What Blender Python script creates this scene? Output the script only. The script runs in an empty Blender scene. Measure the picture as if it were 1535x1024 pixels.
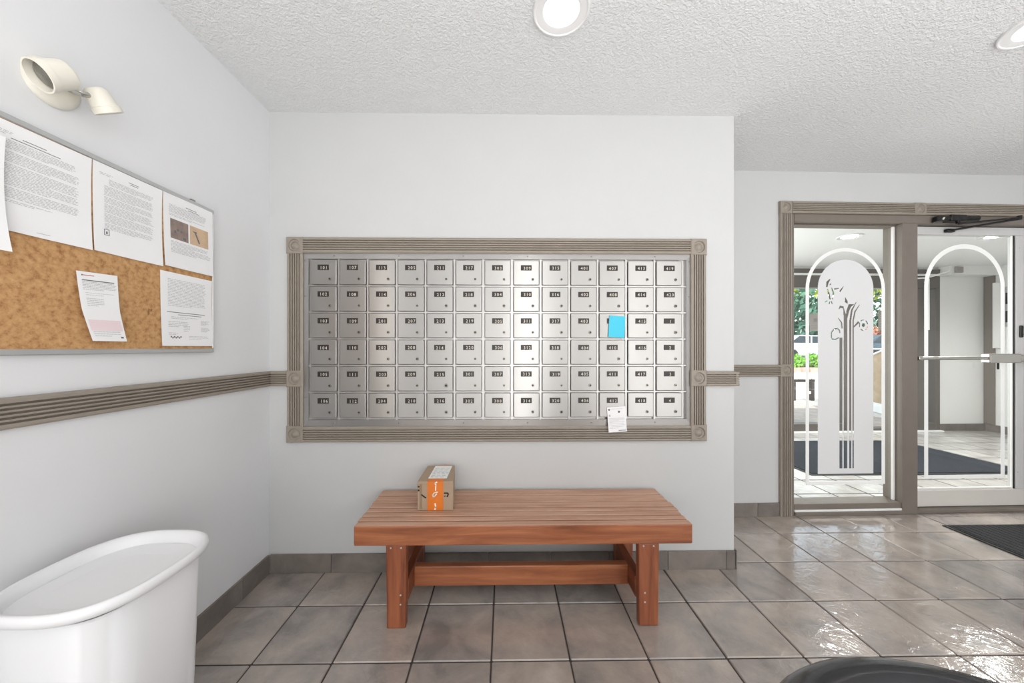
import bpy, bmesh, math, random
from mathutils import Matrix, Vector
random.seed(7)
SC = bpy.context.scene
COL = SC.collection
PI = math.pi
R = math.radians

# ------------------------------------------------------------------ camera, world, light, exposure
cam_d = bpy.data.cameras.new('camera')
cam = bpy.data.objects.new('camera', cam_d); COL.objects.link(cam)
cam.location = (0, 0, 1.21)
cam.rotation_euler = (R(90), 0, R(-.8))
cam_d.sensor_fit = 'HORIZONTAL'; cam_d.sensor_width = 36
cam_d.lens = 36 * 520 / 1535
cam_d.shift_x = 3.2 / 1535; cam_d.shift_y = 9 / 1535
cam_d.clip_start = .02; cam_d.clip_end = 300
SC.camera = cam
SC.view_settings.view_transform = 'Standard'
SC.view_settings.look = 'None'
SC.view_settings.gamma = 1
SC.view_settings.use_curve_mapping = False
SC.view_settings.exposure = 0.0

w = bpy.data.worlds.new('sky'); SC.world = w; w.use_nodes = True
nt = w.node_tree; nt.nodes.clear()
sky = nt.nodes.new('ShaderNodeTexSky'); sky.sky_type = 'NISHITA'
sky.sun_disc = False; sky.sun_elevation = R(50); sky.sun_rotation = R(200); sky.air_density = 1.3; sky.dust_density = 2.0
bgn = nt.nodes.new('ShaderNodeBackground'); bgn.inputs['Strength'].default_value = .55
won = nt.nodes.new('ShaderNodeOutputWorld')
hsv = nt.nodes.new('ShaderNodeHueSaturation'); hsv.inputs['Saturation'].default_value = .35
nt.links.new(sky.outputs[0], hsv.inputs['Color']); nt.links.new(hsv.outputs[0], bgn.inputs[0]); nt.links.new(bgn.outputs[0], won.inputs[0])

def add_light(name, kind, loc, rot, energy, color=(1, 1, 1), **kw):
    d = bpy.data.lights.new(name, kind); d.energy = energy; d.color = color
    for k, v in kw.items(): setattr(d, k, v)
    o = bpy.data.objects.new(name, d); COL.objects.link(o); o.location = loc; o.rotation_euler = rot
    return o
add_light('sun', 'SUN', (0, 30, 20), (R(38), R(12), R(20)), 4.5, (1, .96, .9), angle=R(1))
# unseen fill lights added behind the camera and at the right
add_light('room_fill_light', 'AREA', (1.3, -2.55, 1.1), (R(86), 0, 0), 54, (1, .985, .97), shape='RECTANGLE', size=5.0, size_y=2.0)
for x_, w_, e_ in ((.44, .50, 15), (2.36, .26, 6), (2.98, .22, 5)):      # unseen strips added for the upright streaks on the steel
    add_light('streak_light', 'AREA', (x_, -2.5, 1.2), (R(90), 0, 0), e_, (1, .99, .98), shape='RECTANGLE', size=w_, size_y=2.0)
add_light('warm_streak_light', 'AREA', (-1.24, .12, 1.5), (R(90), 0, R(-60)), 1.6, (1, .88, .74), shape='RECTANGLE', size=.14, size_y=1.2)  # unseen warm strip added for a streak on the mailbox steel
add_light('room_fill_light', 'AREA', (4.9, .2, 1.2), (R(104), 0, R(90)), 5, (1, .99, .98), shape='RECTANGLE', size=3.6, size_y=1.9)  # unseen fill added in front of the solid right wall
# unseen upward light added behind the camera to brighten the ceiling
add_light('ceiling_fill_light', 'AREA', (1.8, -.9, .6), (R(180), 0, 0), 104, (1, 1, 1), shape='RECTANGLE', size=5.7, size_y=2.2)
# unseen light added by the left wall to brighten the vestibule
add_light('vestibule_fill_light', 'AREA', (1.62, 4.0, 1.25), (R(98), 0, R(-89)), 40, (1, 1, .985), shape='RECTANGLE', size=1.4, size_y=2.0)
LAMP_W = 2.2

# ------------------------------------------------------------------ materials
def srgb(r, g, b):
    f = lambda c: (c / 12.92 if c <= .04045 else ((c + .055) / 1.055) ** 2.4)
    return (f(r / 255), f(g / 255), f(b / 255), 1)

class NT:
    def __init__(s, name):
        s.m = bpy.data.materials.new(name); s.m.use_nodes = True
        s.t = s.m.node_tree; s.n = s.t.nodes; s.b = s.n['Principled BSDF']; s.out = s.n['Material Output']
    def add(s, typ, **kw):
        n = s.n.new(typ)
        for k, v in kw.items():
            if k in n.inputs: n.inputs[k].default_value = v
            else: setattr(n, k, v)
        return n
    def link(s, a, b): s.t.links.new(a, b)
    def coord(s, scale=(1, 1, 1), kind='Object'):
        c = s.add('ShaderNodeTexCoord'); m = s.add('ShaderNodeMapping'); m.inputs['Scale'].default_value = scale
        s.link(c.outputs[kind], m.inputs[0]); return m.outputs[0]
    def pos(s, scale=(1, 1, 1)):
        c = s.add('ShaderNodeNewGeometry'); m = s.add('ShaderNodeMapping'); m.inputs['Scale'].default_value = scale
        s.link(c.outputs['Position'], m.inputs[0]); return m.outputs[0]
    def noise(s, vec, scale, detail=4, rough=.55, dist=0):
        n = s.add('ShaderNodeTexNoise'); n.inputs['Scale'].default_value = scale; n.inputs['Detail'].default_value = detail
        n.inputs['Roughness'].default_value = rough; n.inputs['Distortion'].default_value = dist
        s.link(vec, n.inputs['Vector']); return n
    def ramp(s, fac, stops):
        r = s.add('ShaderNodeValToRGB'); e = r.color_ramp.elements
        while len(e) < len(stops): e.new(.5)
        for k, (p, c) in enumerate(stops): e[k].position = p; e[k].color = c
        s.link(fac, r.inputs[0]); return r.outputs[0]
    def bump(s, h, strength, dist=.01):
        b = s.add('ShaderNodeBump'); b.inputs['Strength'].default_value = strength; b.inputs['Distance'].default_value = dist
        s.link(h, b.inputs['Height']); s.link(b.outputs[0], s.b.inputs['Normal']); return b

def mat(name, col, rough=.5, metal=0, spec=.5, var=.04, vscale=12, bump=0, bscale=60, coat=0):
    t = NT(name); b = t.b
    b.inputs['Roughness'].default_value = rough; b.inputs['Metallic'].default_value = metal
    b.inputs['Specular IOR Level'].default_value = spec; b.inputs['Coat Weight'].default_value = coat
    v = t.coord()
    if var:
        n = t.noise(v, vscale)
        lo = tuple(c * (1 - var) for c in col[:3]) + (1,); hi = tuple(min(1, c * (1 + var)) for c in col[:3]) + (1,)
        t.link(t.ramp(n.outputs['Fac'], [(.3, lo), (.7, hi)]), b.inputs['Base Color'])
    else: b.inputs['Base Color'].default_value = col
    if bump: t.bump(t.noise(v, bscale, 3).outputs['Fac'], bump, .004)
    return t.m

def emis(name, col, strength):
    t = NT(name); t.b.inputs['Base Color'].default_value = col
    t.b.inputs['Emission Color'].default_value = col; t.b.inputs['Emission Strength'].default_value = strength
    return t.m

M = {}
M['wall'] = mat('wall_paint', srgb(203, 204, 204), .6, spec=.25, var=.012, vscale=3, bump=.05, bscale=160)
M['wall_side'] = mat('wall_paint_lightened', srgb(226, 227, 229), .42, spec=.35, var=.012, vscale=3, bump=.04, bscale=160)  # same paint set lighter to make up for weaker light on the left wall
t = NT('stippled_ceiling'); v = t.pos((1, 1, 1))
t.b.inputs['Base Color'].default_value = srgb(233, 234, 235); t.b.inputs['Roughness'].default_value = .85; t.b.inputs['Specular IOR Level'].default_value = .15
n1 = t.noise(v, 95, 3, .6); n2 = t.noise(v, 220, 2, .5)
mx = t.add('ShaderNodeMath', operation='ADD'); t.link(t.ramp(n1.outputs['Fac'], [(.42, (0, 0, 0, 1)), (.62, (1, 1, 1, 1))]), mx.inputs[0]); t.link(n2.outputs['Fac'], mx.inputs[1])
t.bump(mx.outputs[0], .55, .006); M['ceiling'] = t.m
M['ceiling_plain'] = mat('ceiling_paint', srgb(236, 236, 236), .8, spec=.15, var=.01)
M['taupe'] = mat('taupe_trim_paint', srgb(150, 141, 130), .42, spec=.4, var=.05, vscale=18)
M['taupe_dark'] = mat('taupe_frame_paint', srgb(124, 116, 108), .45, spec=.4, var=.05, vscale=9)

M['taupe_deep'] = mat('deep_taupe_aluminium', srgb(96, 90, 85), .45, spec=.4, var=.05, vscale=9)

def tile_mat(name, stops, rough, bump, wav, spec=.6, coat=0):
    t = NT(name); v = t.pos((1, 1, 1))
    oi = t.add('ShaderNodeObjectInfo')
    off = t.add('ShaderNodeVectorMath', operation='MULTIPLY_ADD'); cmb = t.add('ShaderNodeCombineXYZ')
    t.link(oi.outputs['Random'], cmb.inputs[0]); t.link(oi.outputs['Random'], cmb.inputs[2])
    t.link(cmb.outputs[0], off.inputs[0]); off.inputs[1].default_value = (37, 0, 23); t.link(v, off.inputs[2])
    n = t.noise(off.outputs[0], 5.5, 6, .6, .35)
    big = t.noise(v, 1.1, 2)
    a1 = t.add('ShaderNodeMath', operation='MULTIPLY_ADD'); t.link(big.outputs['Fac'], a1.inputs[0]); a1.inputs[1].default_value = .25; t.link(n.outputs['Fac'], a1.inputs[2])
    a2 = t.add('ShaderNodeMath', operation='MULTIPLY_ADD'); t.link(oi.outputs['Random'], a2.inputs[0]); a2.inputs[1].default_value = .20; t.link(a1.outputs[0], a2.inputs[2])
    a3 = t.add('ShaderNodeMath', operation='SUBTRACT'); t.link(a2.outputs[0], a3.inputs[0]); a3.inputs[1].default_value = .225
    t.link(t.ramp(a3.outputs[0], stops), t.b.inputs['Base Color'])
    t.b.inputs['Roughness'].default_value = rough; t.b.inputs['Specular IOR Level'].default_value = spec; t.b.inputs['Coat Weight'].default_value = coat; t.b.inputs['Coat IOR'].default_value = 1.75; t.b.inputs['Coat Roughness'].default_value = .04
    w1 = t.noise(off.outputs[0], 10, 4, .6, .5); w2 = t.noise(off.outputs[0], 42, 3, .6, .4)
    rid = t.ramp(w1.outputs['Fac'], [(.40, (0, 0, 0, 1)), (.52, (1, 1, 1, 1)), (.6, (.55, .55, .55, 1))])
    ad = t.add('ShaderNodeMath', operation='MULTIPLY_ADD'); t.link(w2.outputs['Fac'], ad.inputs[0]); ad.inputs[1].default_value = wav; t.link(rid, ad.inputs[2])
    bn_ = t.bump(ad.outputs[0], bump, .004); t.link(bn_.outputs[0], t.b.inputs['Coat Normal'])
    return t.m
M['tile'] = tile_mat('slate_look_tile', [(.26, srgb(132, 125, 121)), (.45, srgb(158, 149, 143)), (.58, srgb(173, 161, 151)), (.70, srgb(182, 171, 162)), (.82, srgb(196, 186, 176))], .16, .17, .4, .5, .7)
M['tile_glare'] = tile_mat('vestibule_tile_glare', [(.3, srgb(172, 168, 163)), (.6, srgb(194, 190, 185)), (.75, srgb(210, 207, 202))], .2, .3, .3)  # glare off the glossy floor put into a paler tile colour
M['tile_base'] = tile_mat('baseboard_tile', [(.30, srgb(104, 97, 93)), (.5, srgb(120, 113, 108)), (.72, srgb(138, 130, 123))], .35, .2, .3, .5)
M['grout'] = mat('dark_grout', srgb(64, 58, 54), .85, var=.15, vscale=40)
M['grout_pale'] = mat('pale_grout', srgb(176, 170, 162), .85, var=.1, vscale=40)

def steel(name, col, rough, an=.75):
    t = NT(name); b = t.b
    b.inputs['Base Color'].default_value = col; b.inputs['Metallic'].default_value = .92; b.inputs['Roughness'].default_value = rough
    b.inputs['Anisotropic'].default_value = an
    c = t.add('ShaderNodeCombineXYZ'); c.inputs[2].default_value = 1; t.link(c.outputs[0], b.inputs['Tangent'])
    n = t.noise(t.pos((900, 900, 3)), 1, 2); t.bump(n.outputs['Fac'], .03, .0005)
    return t.m
M['steel'] = steel('brushed_steel', (.48, .47, .455, 1), .35, 1.0)
M['steel_frame'] = steel('steel_frame', (.52, .51, .50, 1), .38, .8)
M['steel_lock'] = mat('lock_metal', srgb(150, 146, 140), .3, 1, var=.05)
M['dark'] = mat('near_black', srgb(34, 31, 28), .5, var=.1)
M['plate'] = mat('number_plate_black', srgb(38, 33, 29), .4, var=.08)
M['cream_ink'] = mat('engraved_cream', srgb(208, 201, 187), .6, var=0)

def wood(name, c0, c1, c2, rough, scale=(2.2, 26, 26), scuff=0):
    t = NT(name); v = t.coord(scale)
    oi = t.add('ShaderNodeObjectInfo'); cmb = t.add('ShaderNodeCombineXYZ')
    t.link(oi.outputs['Random'], cmb.inputs[0]); t.link(oi.outputs['Random'], cmb.inputs[1]); t.link(oi.outputs['Random'], cmb.inputs[2])
    ma = t.add('ShaderNodeVectorMath', operation='MULTIPLY_ADD'); t.link(cmb.outputs[0], ma.inputs[0]); ma.inputs[1].default_value = (31, 57, 83); t.link(v, ma.inputs[2])
    n = t.noise(ma.outputs[0], 1.0, 6, .62, .7)
    col = t.ramp(n.outputs['Fac'], [(.30, c0), (.5, c1), (.70, c2)])
    if scuff:
        s2 = t.noise(t.coord((9, 60, 60)), 1, 5, .7)
        f = t.ramp(s2.outputs['Fac'], [(.60, (0, 0, 0, 1)), (.72, (scuff, scuff, scuff, 1))])
        mxn = t.add('ShaderNodeMix', data_type='RGBA'); t.link(f, mxn.inputs['Factor']); t.link(col, mxn.inputs['A']); mxn.inputs['B'].default_value = srgb(214, 182, 158)
        col = mxn.outputs['Result']
    t.link(col, t.b.inputs['Base Color']); t.b.inputs['Roughness'].default_value = rough
    t.bump(n.outputs['Fac'], .12, .003)
    return t.m
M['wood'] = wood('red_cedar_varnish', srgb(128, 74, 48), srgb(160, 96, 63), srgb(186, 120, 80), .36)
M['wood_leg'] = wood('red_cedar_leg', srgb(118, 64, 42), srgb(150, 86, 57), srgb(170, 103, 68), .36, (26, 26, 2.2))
M['wood_top'] = wood('scuffed_lit_cedar_top', srgb(170, 128, 104), srgb(190, 148, 123), srgb(205, 168, 144), .42, scuff=.35)  # light from above put into the paler tone; scuffs are wear
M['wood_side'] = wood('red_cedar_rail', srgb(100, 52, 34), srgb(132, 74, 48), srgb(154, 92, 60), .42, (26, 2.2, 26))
M['card'] = mat('cardboard', srgb(172, 150, 128), .8, var=.05, vscale=8)
M['tape'] = mat('orange_tape', srgb(226, 124, 44), .3, var=.05, vscale=30)
M['paper'] = mat('white_paper', srgb(240, 240, 241), .8, spec=.2, var=.01)
M['label_paper'] = mat('shipping_label_paper', srgb(240, 242, 240), .5, var=.01)
M['ink'] = mat('grey_print', srgb(190, 190, 193), .8, var=0)
M['ink_dark'] = mat('dark_print', srgb(112, 112, 116), .8, var=0)
M['ink_pink'] = mat('pink_print_block', srgb(236, 216, 220), .8, var=0)
M['ink_red'] = mat('red_print', srgb(190, 90, 90), .8, var=0)
M['photo_a'] = mat('printed_photo_brown', srgb(140, 124, 116), .6, var=.25, vscale=30)
M['photo_b'] = mat('printed_photo_tan', srgb(206, 178, 148), .6, var=.1, vscale=30)
M['ink_white'] = mat('white_print', srgb(248, 240, 226), .5, var=0)
M['black_ink'] = mat('black_print', srgb(24, 22, 22), .6, var=0)
M['sticky'] = mat('blue_sticky_paper', srgb(78, 200, 228), .75, var=.02)
t = NT('white_bin_plastic'); t.b.inputs['Base Color'].default_value = srgb(243, 244, 246); t.b.inputs['Roughness'].default_value = .33
tl = t.add('ShaderNodeBsdfTranslucent'); tl.inputs[0].default_value = srgb(243, 244, 246); ms = t.add('ShaderNodeMixShader'); ms.inputs[0].default_value = .06
t.link(t.b.outputs[0], ms.inputs[1]); t.link(tl.outputs[0], ms.inputs[2]); t.link(ms.outputs[0], t.out.inputs[0]); M['white_plastic'] = t.m
t = NT('cork'); v = t.coord((1, 1, 1))
n = t.noise(v, 60, 5, .7); n2 = t.noise(v, 14, 4, .7)
c = t.ramp(n.outputs['Fac'], [(.3, srgb(150, 104, 62)), (.5, srgb(190, 146, 98)), (.72, srgb(206, 166, 118))])
f = t.ramp(n2.outputs['Fac'], [(.68, (0, 0, 0, 1)), (.74, (1, 1, 1, 1))])
mx = t.add('ShaderNodeMix', data_type='RGBA'); t.link(f, mx.inputs['Factor']); t.link(c, mx.inputs['A']); mx.inputs['B'].default_value = srgb(120, 78, 42)
t.link(mx.outputs['Result'], t.b.inputs['Base Color']); t.b.inputs['Roughness'].default_value = .9; t.bump(n.outputs['Fac'], .25, .002); M['cork'] = t.m
M['alu'] = mat('satin_aluminium', srgb(196, 198, 198), .4, .6, var=.02)
M['cream_plastic'] = mat('cream_lamp_enamel', srgb(228, 225, 213), .35, var=.02)
M['white_ring'] = mat('white_lamp_enamel', srgb(236, 236, 236), .35, var=.01)
M['reflector'] = mat('lamp_reflector', srgb(235, 235, 235), .15, .7, var=0)
M['bulb'] = emis('lit_bulb', (1, .97, .93, 1), 12)
M['dead_bulb'] = mat('unlit_lamp_glass', srgb(120, 118, 110), .1, .3, var=.1)
M['chrome'] = mat('brushed_chrome', srgb(190, 188, 182), .25, 1, var=.03)
M['black_leather'] = mat('black_leather', srgb(24, 23, 28), .2, spec=.6, var=.2, vscale=8, bump=.12, bscale=35)
M['mat_char'] = mat('charcoal_mat_pile', srgb(46, 47, 48), .95, var=.45, vscale=160, bump=.8, bscale=260)
M['rubber'] = mat('black_rubber', srgb(22, 22, 23), .6, var=.1)
M['mat_navy'] = mat('navy_mat_pile', srgb(30, 35, 44), .95, var=.25, vscale=120, bump=.6, bscale=240)
def chipped(name, col, chip, amt):
    t = NT(name); v = t.coord((1, 1, 1)); n = t.noise(v, 34, 4, .6)
    f = t.ramp(n.outputs['Fac'], [(amt, (0, 0, 0, 1)), (amt + .01, (1, 1, 1, 1))])
    mxn = t.add('ShaderNodeMix', data_type='RGBA'); t.link(f, mxn.inputs['Factor']); mxn.inputs['A'].default_value = col; mxn.inputs['B'].default_value = chip
    t.link(mxn.outputs['Result'], t.b.inputs['Base Color']); t.b.inputs['Roughness'].default_value = .4
    return t.m
M['door_paint'] = chipped('chipped_door_paint', srgb(208, 208, 208), srgb(60, 62, 60), .73)
M['door_cream'] = chipped('chipped_cream_rail', srgb(218, 214, 208), srgb(88, 80, 72), .76)
M['bead'] = mat('white_glazing_bead', srgb(240, 240, 238), .4, var=0)
M['black_metal'] = mat('black_closer_enamel', srgb(26, 24, 24), .35, .2, var=.1)
def glass_mat(name, tint=(.97, .985, .98, 1)):
    t = NT(name); tr = t.add('ShaderNodeBsdfTransparent'); tr.inputs[0].default_value = tint
    gl = t.add('ShaderNodeBsdfGlossy'); gl.inputs['Roughness'].default_value = .01
    fr = t.add('ShaderNodeFresnel'); fr.inputs['IOR'].default_value = 1.45
    ge = t.add('ShaderNodeNewGeometry'); one = t.add('ShaderNodeMath', operation='SUBTRACT'); one.inputs[0].default_value = 1; t.link(ge.outputs['Backfacing'], one.inputs[1])
    mu = t.add('ShaderNodeMath', operation='MULTIPLY'); t.link(fr.outputs[0], mu.inputs[0]); t.link(one.outputs[0], mu.inputs[1])   # reflect on entering only
    ms = t.add('ShaderNodeMixShader'); t.link(mu.outputs[0], ms.inputs[0]); t.link(tr.outputs[0], ms.inputs[1]); t.link(gl.outputs[0], ms.inputs[2])
    t.link(ms.outputs[0], t.out.inputs[0]); return t.m
M['glass'] = glass_mat('clear_glass')
def frost(name, col, trans):
    t = NT(name); d = t.add('ShaderNodeBsdfDiffuse'); d.inputs[0].default_value = col
    tl = t.add('ShaderNodeBsdfTranslucent'); tl.inputs[0].default_value = col
    ms = t.add('ShaderNodeMixShader'); ms.inputs[0].default_value = trans
    t.link(d.outputs[0], ms.inputs[1]); t.link(tl.outputs[0], ms.inputs[2]); t.link(ms.outputs[0], t.out.inputs[0]); return t.m
M['frost'] = frost('frosted_etching', srgb(222, 222, 224), .12)
M['frost_line'] = frost('white_etched_line', srgb(250, 250, 250), .35)

# ------------------------------------------------------------------ mesh builder
ID = Matrix.Identity(4)
WM = {}                                      # world matrices of empties and parts
class MB:
    def __init__(s, xf=None): s.v = []; s.f = []; s.mi = []; s.xf = xf
    def add(s, vs, fs, mi=0):
        o = len(s.v); s.v += [Vector(p) for p in vs]; s.f += [tuple(i + o for i in q) for q in fs]; s.mi += [mi] * len(fs); return s
    def box(s, x0, x1, y0, y1, z0, z1, mi=0):
        vs = [(x, y, z) for z in (z0, z1) for y in (y0, y1) for x in (x0, x1)]
        return s.add(vs, [(0, 2, 3, 1), (4, 5, 7, 6), (0, 1, 5, 4), (2, 6, 7, 3), (0, 4, 6, 2), (1, 3, 7, 5)], mi)
    def bbox(s, x0, x1, y0, y1, z0, z1, b=.003, mi=0, seg=1):
        bm = bmesh.new(); bmesh.ops.create_cube(bm, size=1)
        for q in bm.verts: q.co = ((x0 + x1) / 2 + q.co.x * (x1 - x0), (y0 + y1) / 2 + q.co.y * (y1 - y0), (z0 + z1) / 2 + q.co.z * (z1 - z0))
        bmesh.ops.bevel(bm, geom=bm.edges[:], offset=b, segments=seg, profile=.5, affect='EDGES')
        s.bm(bm, mi); return s
    def bm(s, bm, mi=0):
        bm.verts.index_update(); s.add([q.co.copy() for q in bm.verts], [[q.index for q in f.verts] for f in bm.faces], mi); bm.free()
    def prism(s, poly, ax, d0, d1, mi=0):     # polygon in the two axes other than ax
        def P(a, b, c):
            return {0: (c, a, b), 1: (a, c, b), 2: (a, b, c)}[ax]
        n = len(poly); vs = [P(a, b, d0) for a, b in poly] + [P(a, b, d1) for a, b in poly]
        fs = [tuple(range(n))[::-1], tuple(range(n, 2 * n))] + [(i, (i + 1) % n, n + (i + 1) % n, n + i) for i in range(n)]
        return s.add(vs, fs, mi)
    def lathe(s, prof, c=(0, 0, 0), d=(0, 0, 1), n=24, mi=0, capa=True, capb=True):
        d = Vector(d).normalized(); a = d.orthogonal().normalized(); b = d.cross(a); c = Vector(c); vs = []; fs = []
        for r, h in prof:
            for k in range(n):
                t = 2 * PI * k / n; vs.append(c + d * h + (a * math.cos(t) + b * math.sin(t)) * r)
        for j in range(len(prof) - 1):
            for k in range(n): fs.append((j * n + k, j * n + (k + 1) % n, (j + 1) * n + (k + 1) % n, (j + 1) * n + k))
        if capa: fs.append(tuple(range(n))[::-1])
        if capb: fs.append(tuple(range((len(prof) - 1) * n, len(prof) * n)))
        return s.add(vs, fs, mi)
    def tube(s, pts, r, n=10, mi=0):
        pts = [Vector(p) for p in pts]; vs = []; fs = []; prev = None
        for i, p in enumerate(pts):
            d = (pts[min(i + 1, len(pts) - 1)] - pts[max(i - 1, 0)]).normalized()
            a = d.orthogonal().normalized() if prev is None else (prev - d * prev.dot(d)).normalized()
            prev = a; b = d.cross(a); rr = r[i] if isinstance(r, (list, tuple)) else r
            for k in range(n):
                t = 2 * PI * k / n; vs.append(p + (a * math.cos(t) + b * math.sin(t)) * rr)
        for j in range(len(pts) - 1):
            for k in range(n): fs.append((j * n + k, j * n + (k + 1) % n, (j + 1) * n + (k + 1) % n, (j + 1) * n + k))
        fs += [tuple(range(n))[::-1], tuple(range((len(pts) - 1) * n, len(pts) * n))]
        return s.add(vs, fs, mi)
    def build(s, name, mats, parent=None, smooth=False, angle=40):
        mats = mats if isinstance(mats, (list, tuple)) else [mats]
        vs = [s.xf @ q if s.xf else q for q in s.v]
        if parent is not None:
            inv = WM[parent.name].inverted(); c = Vector((0, 0, 0)); vs = [inv @ q for q in vs]
        else:
            lo = Vector([min(q[i] for q in vs) for i in range(3)]); hi = Vector([max(q[i] for q in vs) for i in range(3)])
            c = (lo + hi) / 2; c.z = lo.z; vs = [q - c for q in vs]
        me = bpy.data.meshes.new(name); me.from_pydata([tuple(q) for q in vs], [], s.f)
        for m in mats: me.materials.append(m)
        if len(mats) > 1: me.polygons.foreach_set('material_index', s.mi)
        bm = bmesh.new(); bm.from_mesh(me); bmesh.ops.recalc_face_normals(bm, faces=bm.faces); bm.to_mesh(me); bm.free()
        if smooth:
            me.polygons.foreach_set('use_smooth', [True] * len(me.polygons))
            try: me.set_sharp_from_angle(angle=R(angle))
            except Exception: pass
        o = bpy.data.objects.new(name, me); COL.objects.link(o)
        if parent is not None: o.parent = parent; WM[o.name] = WM[parent.name].copy()
        else: o.location = c; WM[o.name] = Matrix.Translation(c)
        return o

def tag(o, label=None, cat=None, group=None, kind=None):
    if label: o['label'] = label
    if cat: o['category'] = cat
    if group: o['group'] = group
    if kind: o['kind'] = kind
    return o
def empty(name, loc=(0, 0, 0), rotz=0, parent=None):
    o = bpy.data.objects.new(name, None); COL.objects.link(o); o.empty_display_size = .05
    o.location = loc; o.rotation_euler = (0, 0, rotz); W = Matrix.Translation(loc) @ Matrix.Rotation(rotz, 4, 'Z')
    if parent is not None: o.parent = parent; W = WM[parent.name] @ W
    WM[o.name] = W; return o
def thing(name, label, cat, loc=(0, 0, 0), group=None, rotz=0): return tag(empty(name, loc, rotz), label, cat, group)
def struct(o): o['kind'] = 'structure'; return o
def share(name, me, loc, parent, rot=(0, 0, 0)):
    o = bpy.data.objects.new(name, me); COL.objects.link(o); o.parent = parent; o.location = loc; o.rotation_euler = rot
    WM[o.name] = WM[parent.name] @ Matrix.Translation(loc); return o

def fill2d(splines, depth=.0005):
    """Solid plate from closed outlines (inner outlines become holes): verts (u, v, d)."""
    cu = bpy.data.curves.new('outline', 'CURVE'); cu.dimensions = '2D'; cu.fill_mode = 'BOTH'; cu.extrude = depth / 2
    for pts in splines:
        sp = cu.splines.new('POLY'); sp.points.add(len(pts) - 1); sp.use_cyclic_u = True
        for q, (x, y) in zip(sp.points, pts): q.co = (x, y, 0, 1)
    o = bpy.data.objects.new('outline', cu); COL.objects.link(o)
    dg = bpy.context.evaluated_depsgraph_get(); me = bpy.data.meshes.new_from_object(o.evaluated_get(dg))
    vs = [q.co.copy() for q in me.vertices]; fs = [tuple(p.vertices) for p in me.polygons]
    bpy.data.objects.remove(o); bpy.data.curves.remove(cu); bpy.data.meshes.remove(me)
    return vs, fs
DIG = {}
for ch in '0123456789':
    cu = bpy.data.curves.new('digit', 'FONT'); cu.body = ch; cu.size = 1; cu.align_x = 'CENTER'; cu.resolution_u = 2; cu.offset = .012
    o = bpy.data.objects.new('digit', cu); COL.objects.link(o)
    me = bpy.data.meshes.new_from_object(o.evaluated_get(bpy.context.evaluated_depsgraph_get()))
    DIG[ch] = ([q.co.copy() for q in me.vertices], [tuple(p.vertices) for p in me.polygons])
    bpy.data.objects.remove(o); bpy.data.curves.remove(cu); bpy.data.meshes.remove(me)

# ------------------------------------------------------------------ measures of the lobby
XL, XC, YB, H = -1.27, 1.255, 1.885, 2.478     # left wall, corner of the mailbox wall, mailbox wall, ceiling
XR, YF = 4.95, -2.62                            # right wall, wall behind the camera
E = Matrix.Translation((1.26, 2.452, 0)) @ Matrix.Rotation(R(1.2), 4, 'Z')   # frame of the entrance wall: s along, t into the vestibule
LAMPS = [(.211, 1.30), (2.11, 1.335), (.211, -.6), (1.65, -.6), (-1.02, .72)]

# ------------------------------------------------------------------ the setting: walls, ceiling
m = MB(); m.box(XL - .12, XL, YF - .1, YB + .7, -.02, H + .05); struct(m.build('wall_left', M['wall_side']))
m = MB(); m.box(XL, XC, YB, 2.455, -.02, H + .03); struct(m.build('wall_back', M['wall']))
m = MB(); m.box(XL - .12, XR + .12, YF - .12, YF, -.02, H + .05); struct(m.build('wall_front', M['wall']))
m = MB(); m.box(XR, XR + .12, YF - .1, 2.53, -.02, H + .05); struct(m.build('wall_right', M['wall']))
m = MB(E)
m.box(-.01, .715, 0, .12, -.02, H + .03); m.box(.715, 2.76, 0, .12, 2.205, H + .03); m.box(2.76, 3.9, 0, .12, -.02, H + .03)
struct(m.build('wall_entrance', M['wall']))
def circle(cx, cy, r, n=32): return [(cx + r * math.cos(2 * PI * k / n), cy + r * math.sin(2 * PI * k / n)) for k in range(n)]
vs, fs = fill2d([[(XL - .1, YF - .1), (XR + .1, YF - .1), (XR + .1, 2.6), (XL - .1, 2.6)]] + [circle(x, y, .078) for x, y in LAMPS], .02)
m = MB(); m.add([(p.x, p.y, p.z + H + .01) for p in vs], fs); struct(m.build('ceiling', M['ceiling']))

# floor tiles, one object each
def tile_mesh(w, d, name='tile', mt='tile', b=.0035, h=.008):
    m = MB(); m.bbox(-w / 2, w / 2, -d / 2, d / 2, -h, 0, b)
    me = bpy.data.meshes.new(name); me.from_pydata([tuple(q) for q in m.v], [], m.f); me.materials.append(M[mt])
    bm = bmesh.new(); bm.from_mesh(me); bmesh.ops.recalc_face_normals(bm, faces=bm.faces); bm.to_mesh(me); bm.free(); return me
CACHE = {}
def lay(x0, x1, y0, y1, parent, mt='tile', name='tile', g=.0045):
    w, d = round(x1 - x0 - g, 3), round(y1 - y0 - g, 3)
    if w < .012 or d < .012: return
    k = (w, d, mt)
    if k not in CACHE: CACHE[k] = tile_mesh(w, d, name, mt)
    return share(name, CACHE[k], ((x0 + x1) / 2, (y0 + y1) / 2, random.uniform(-.0006, .0004)), parent, (random.uniform(-.0012, .0012), random.uniform(-.0012, .0012), 0))
TX, TY, PX, PY = .253, 1.638, .306, .2985
m = MB(); m.box(XL - .1, XR + .1, YF - .1, 2.6, -.04, -.0045); floor = struct(m.build('floor', M['grout'])); WM['floor'] = floor_w = Matrix.Translation(floor.location)
flo = floor
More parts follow.
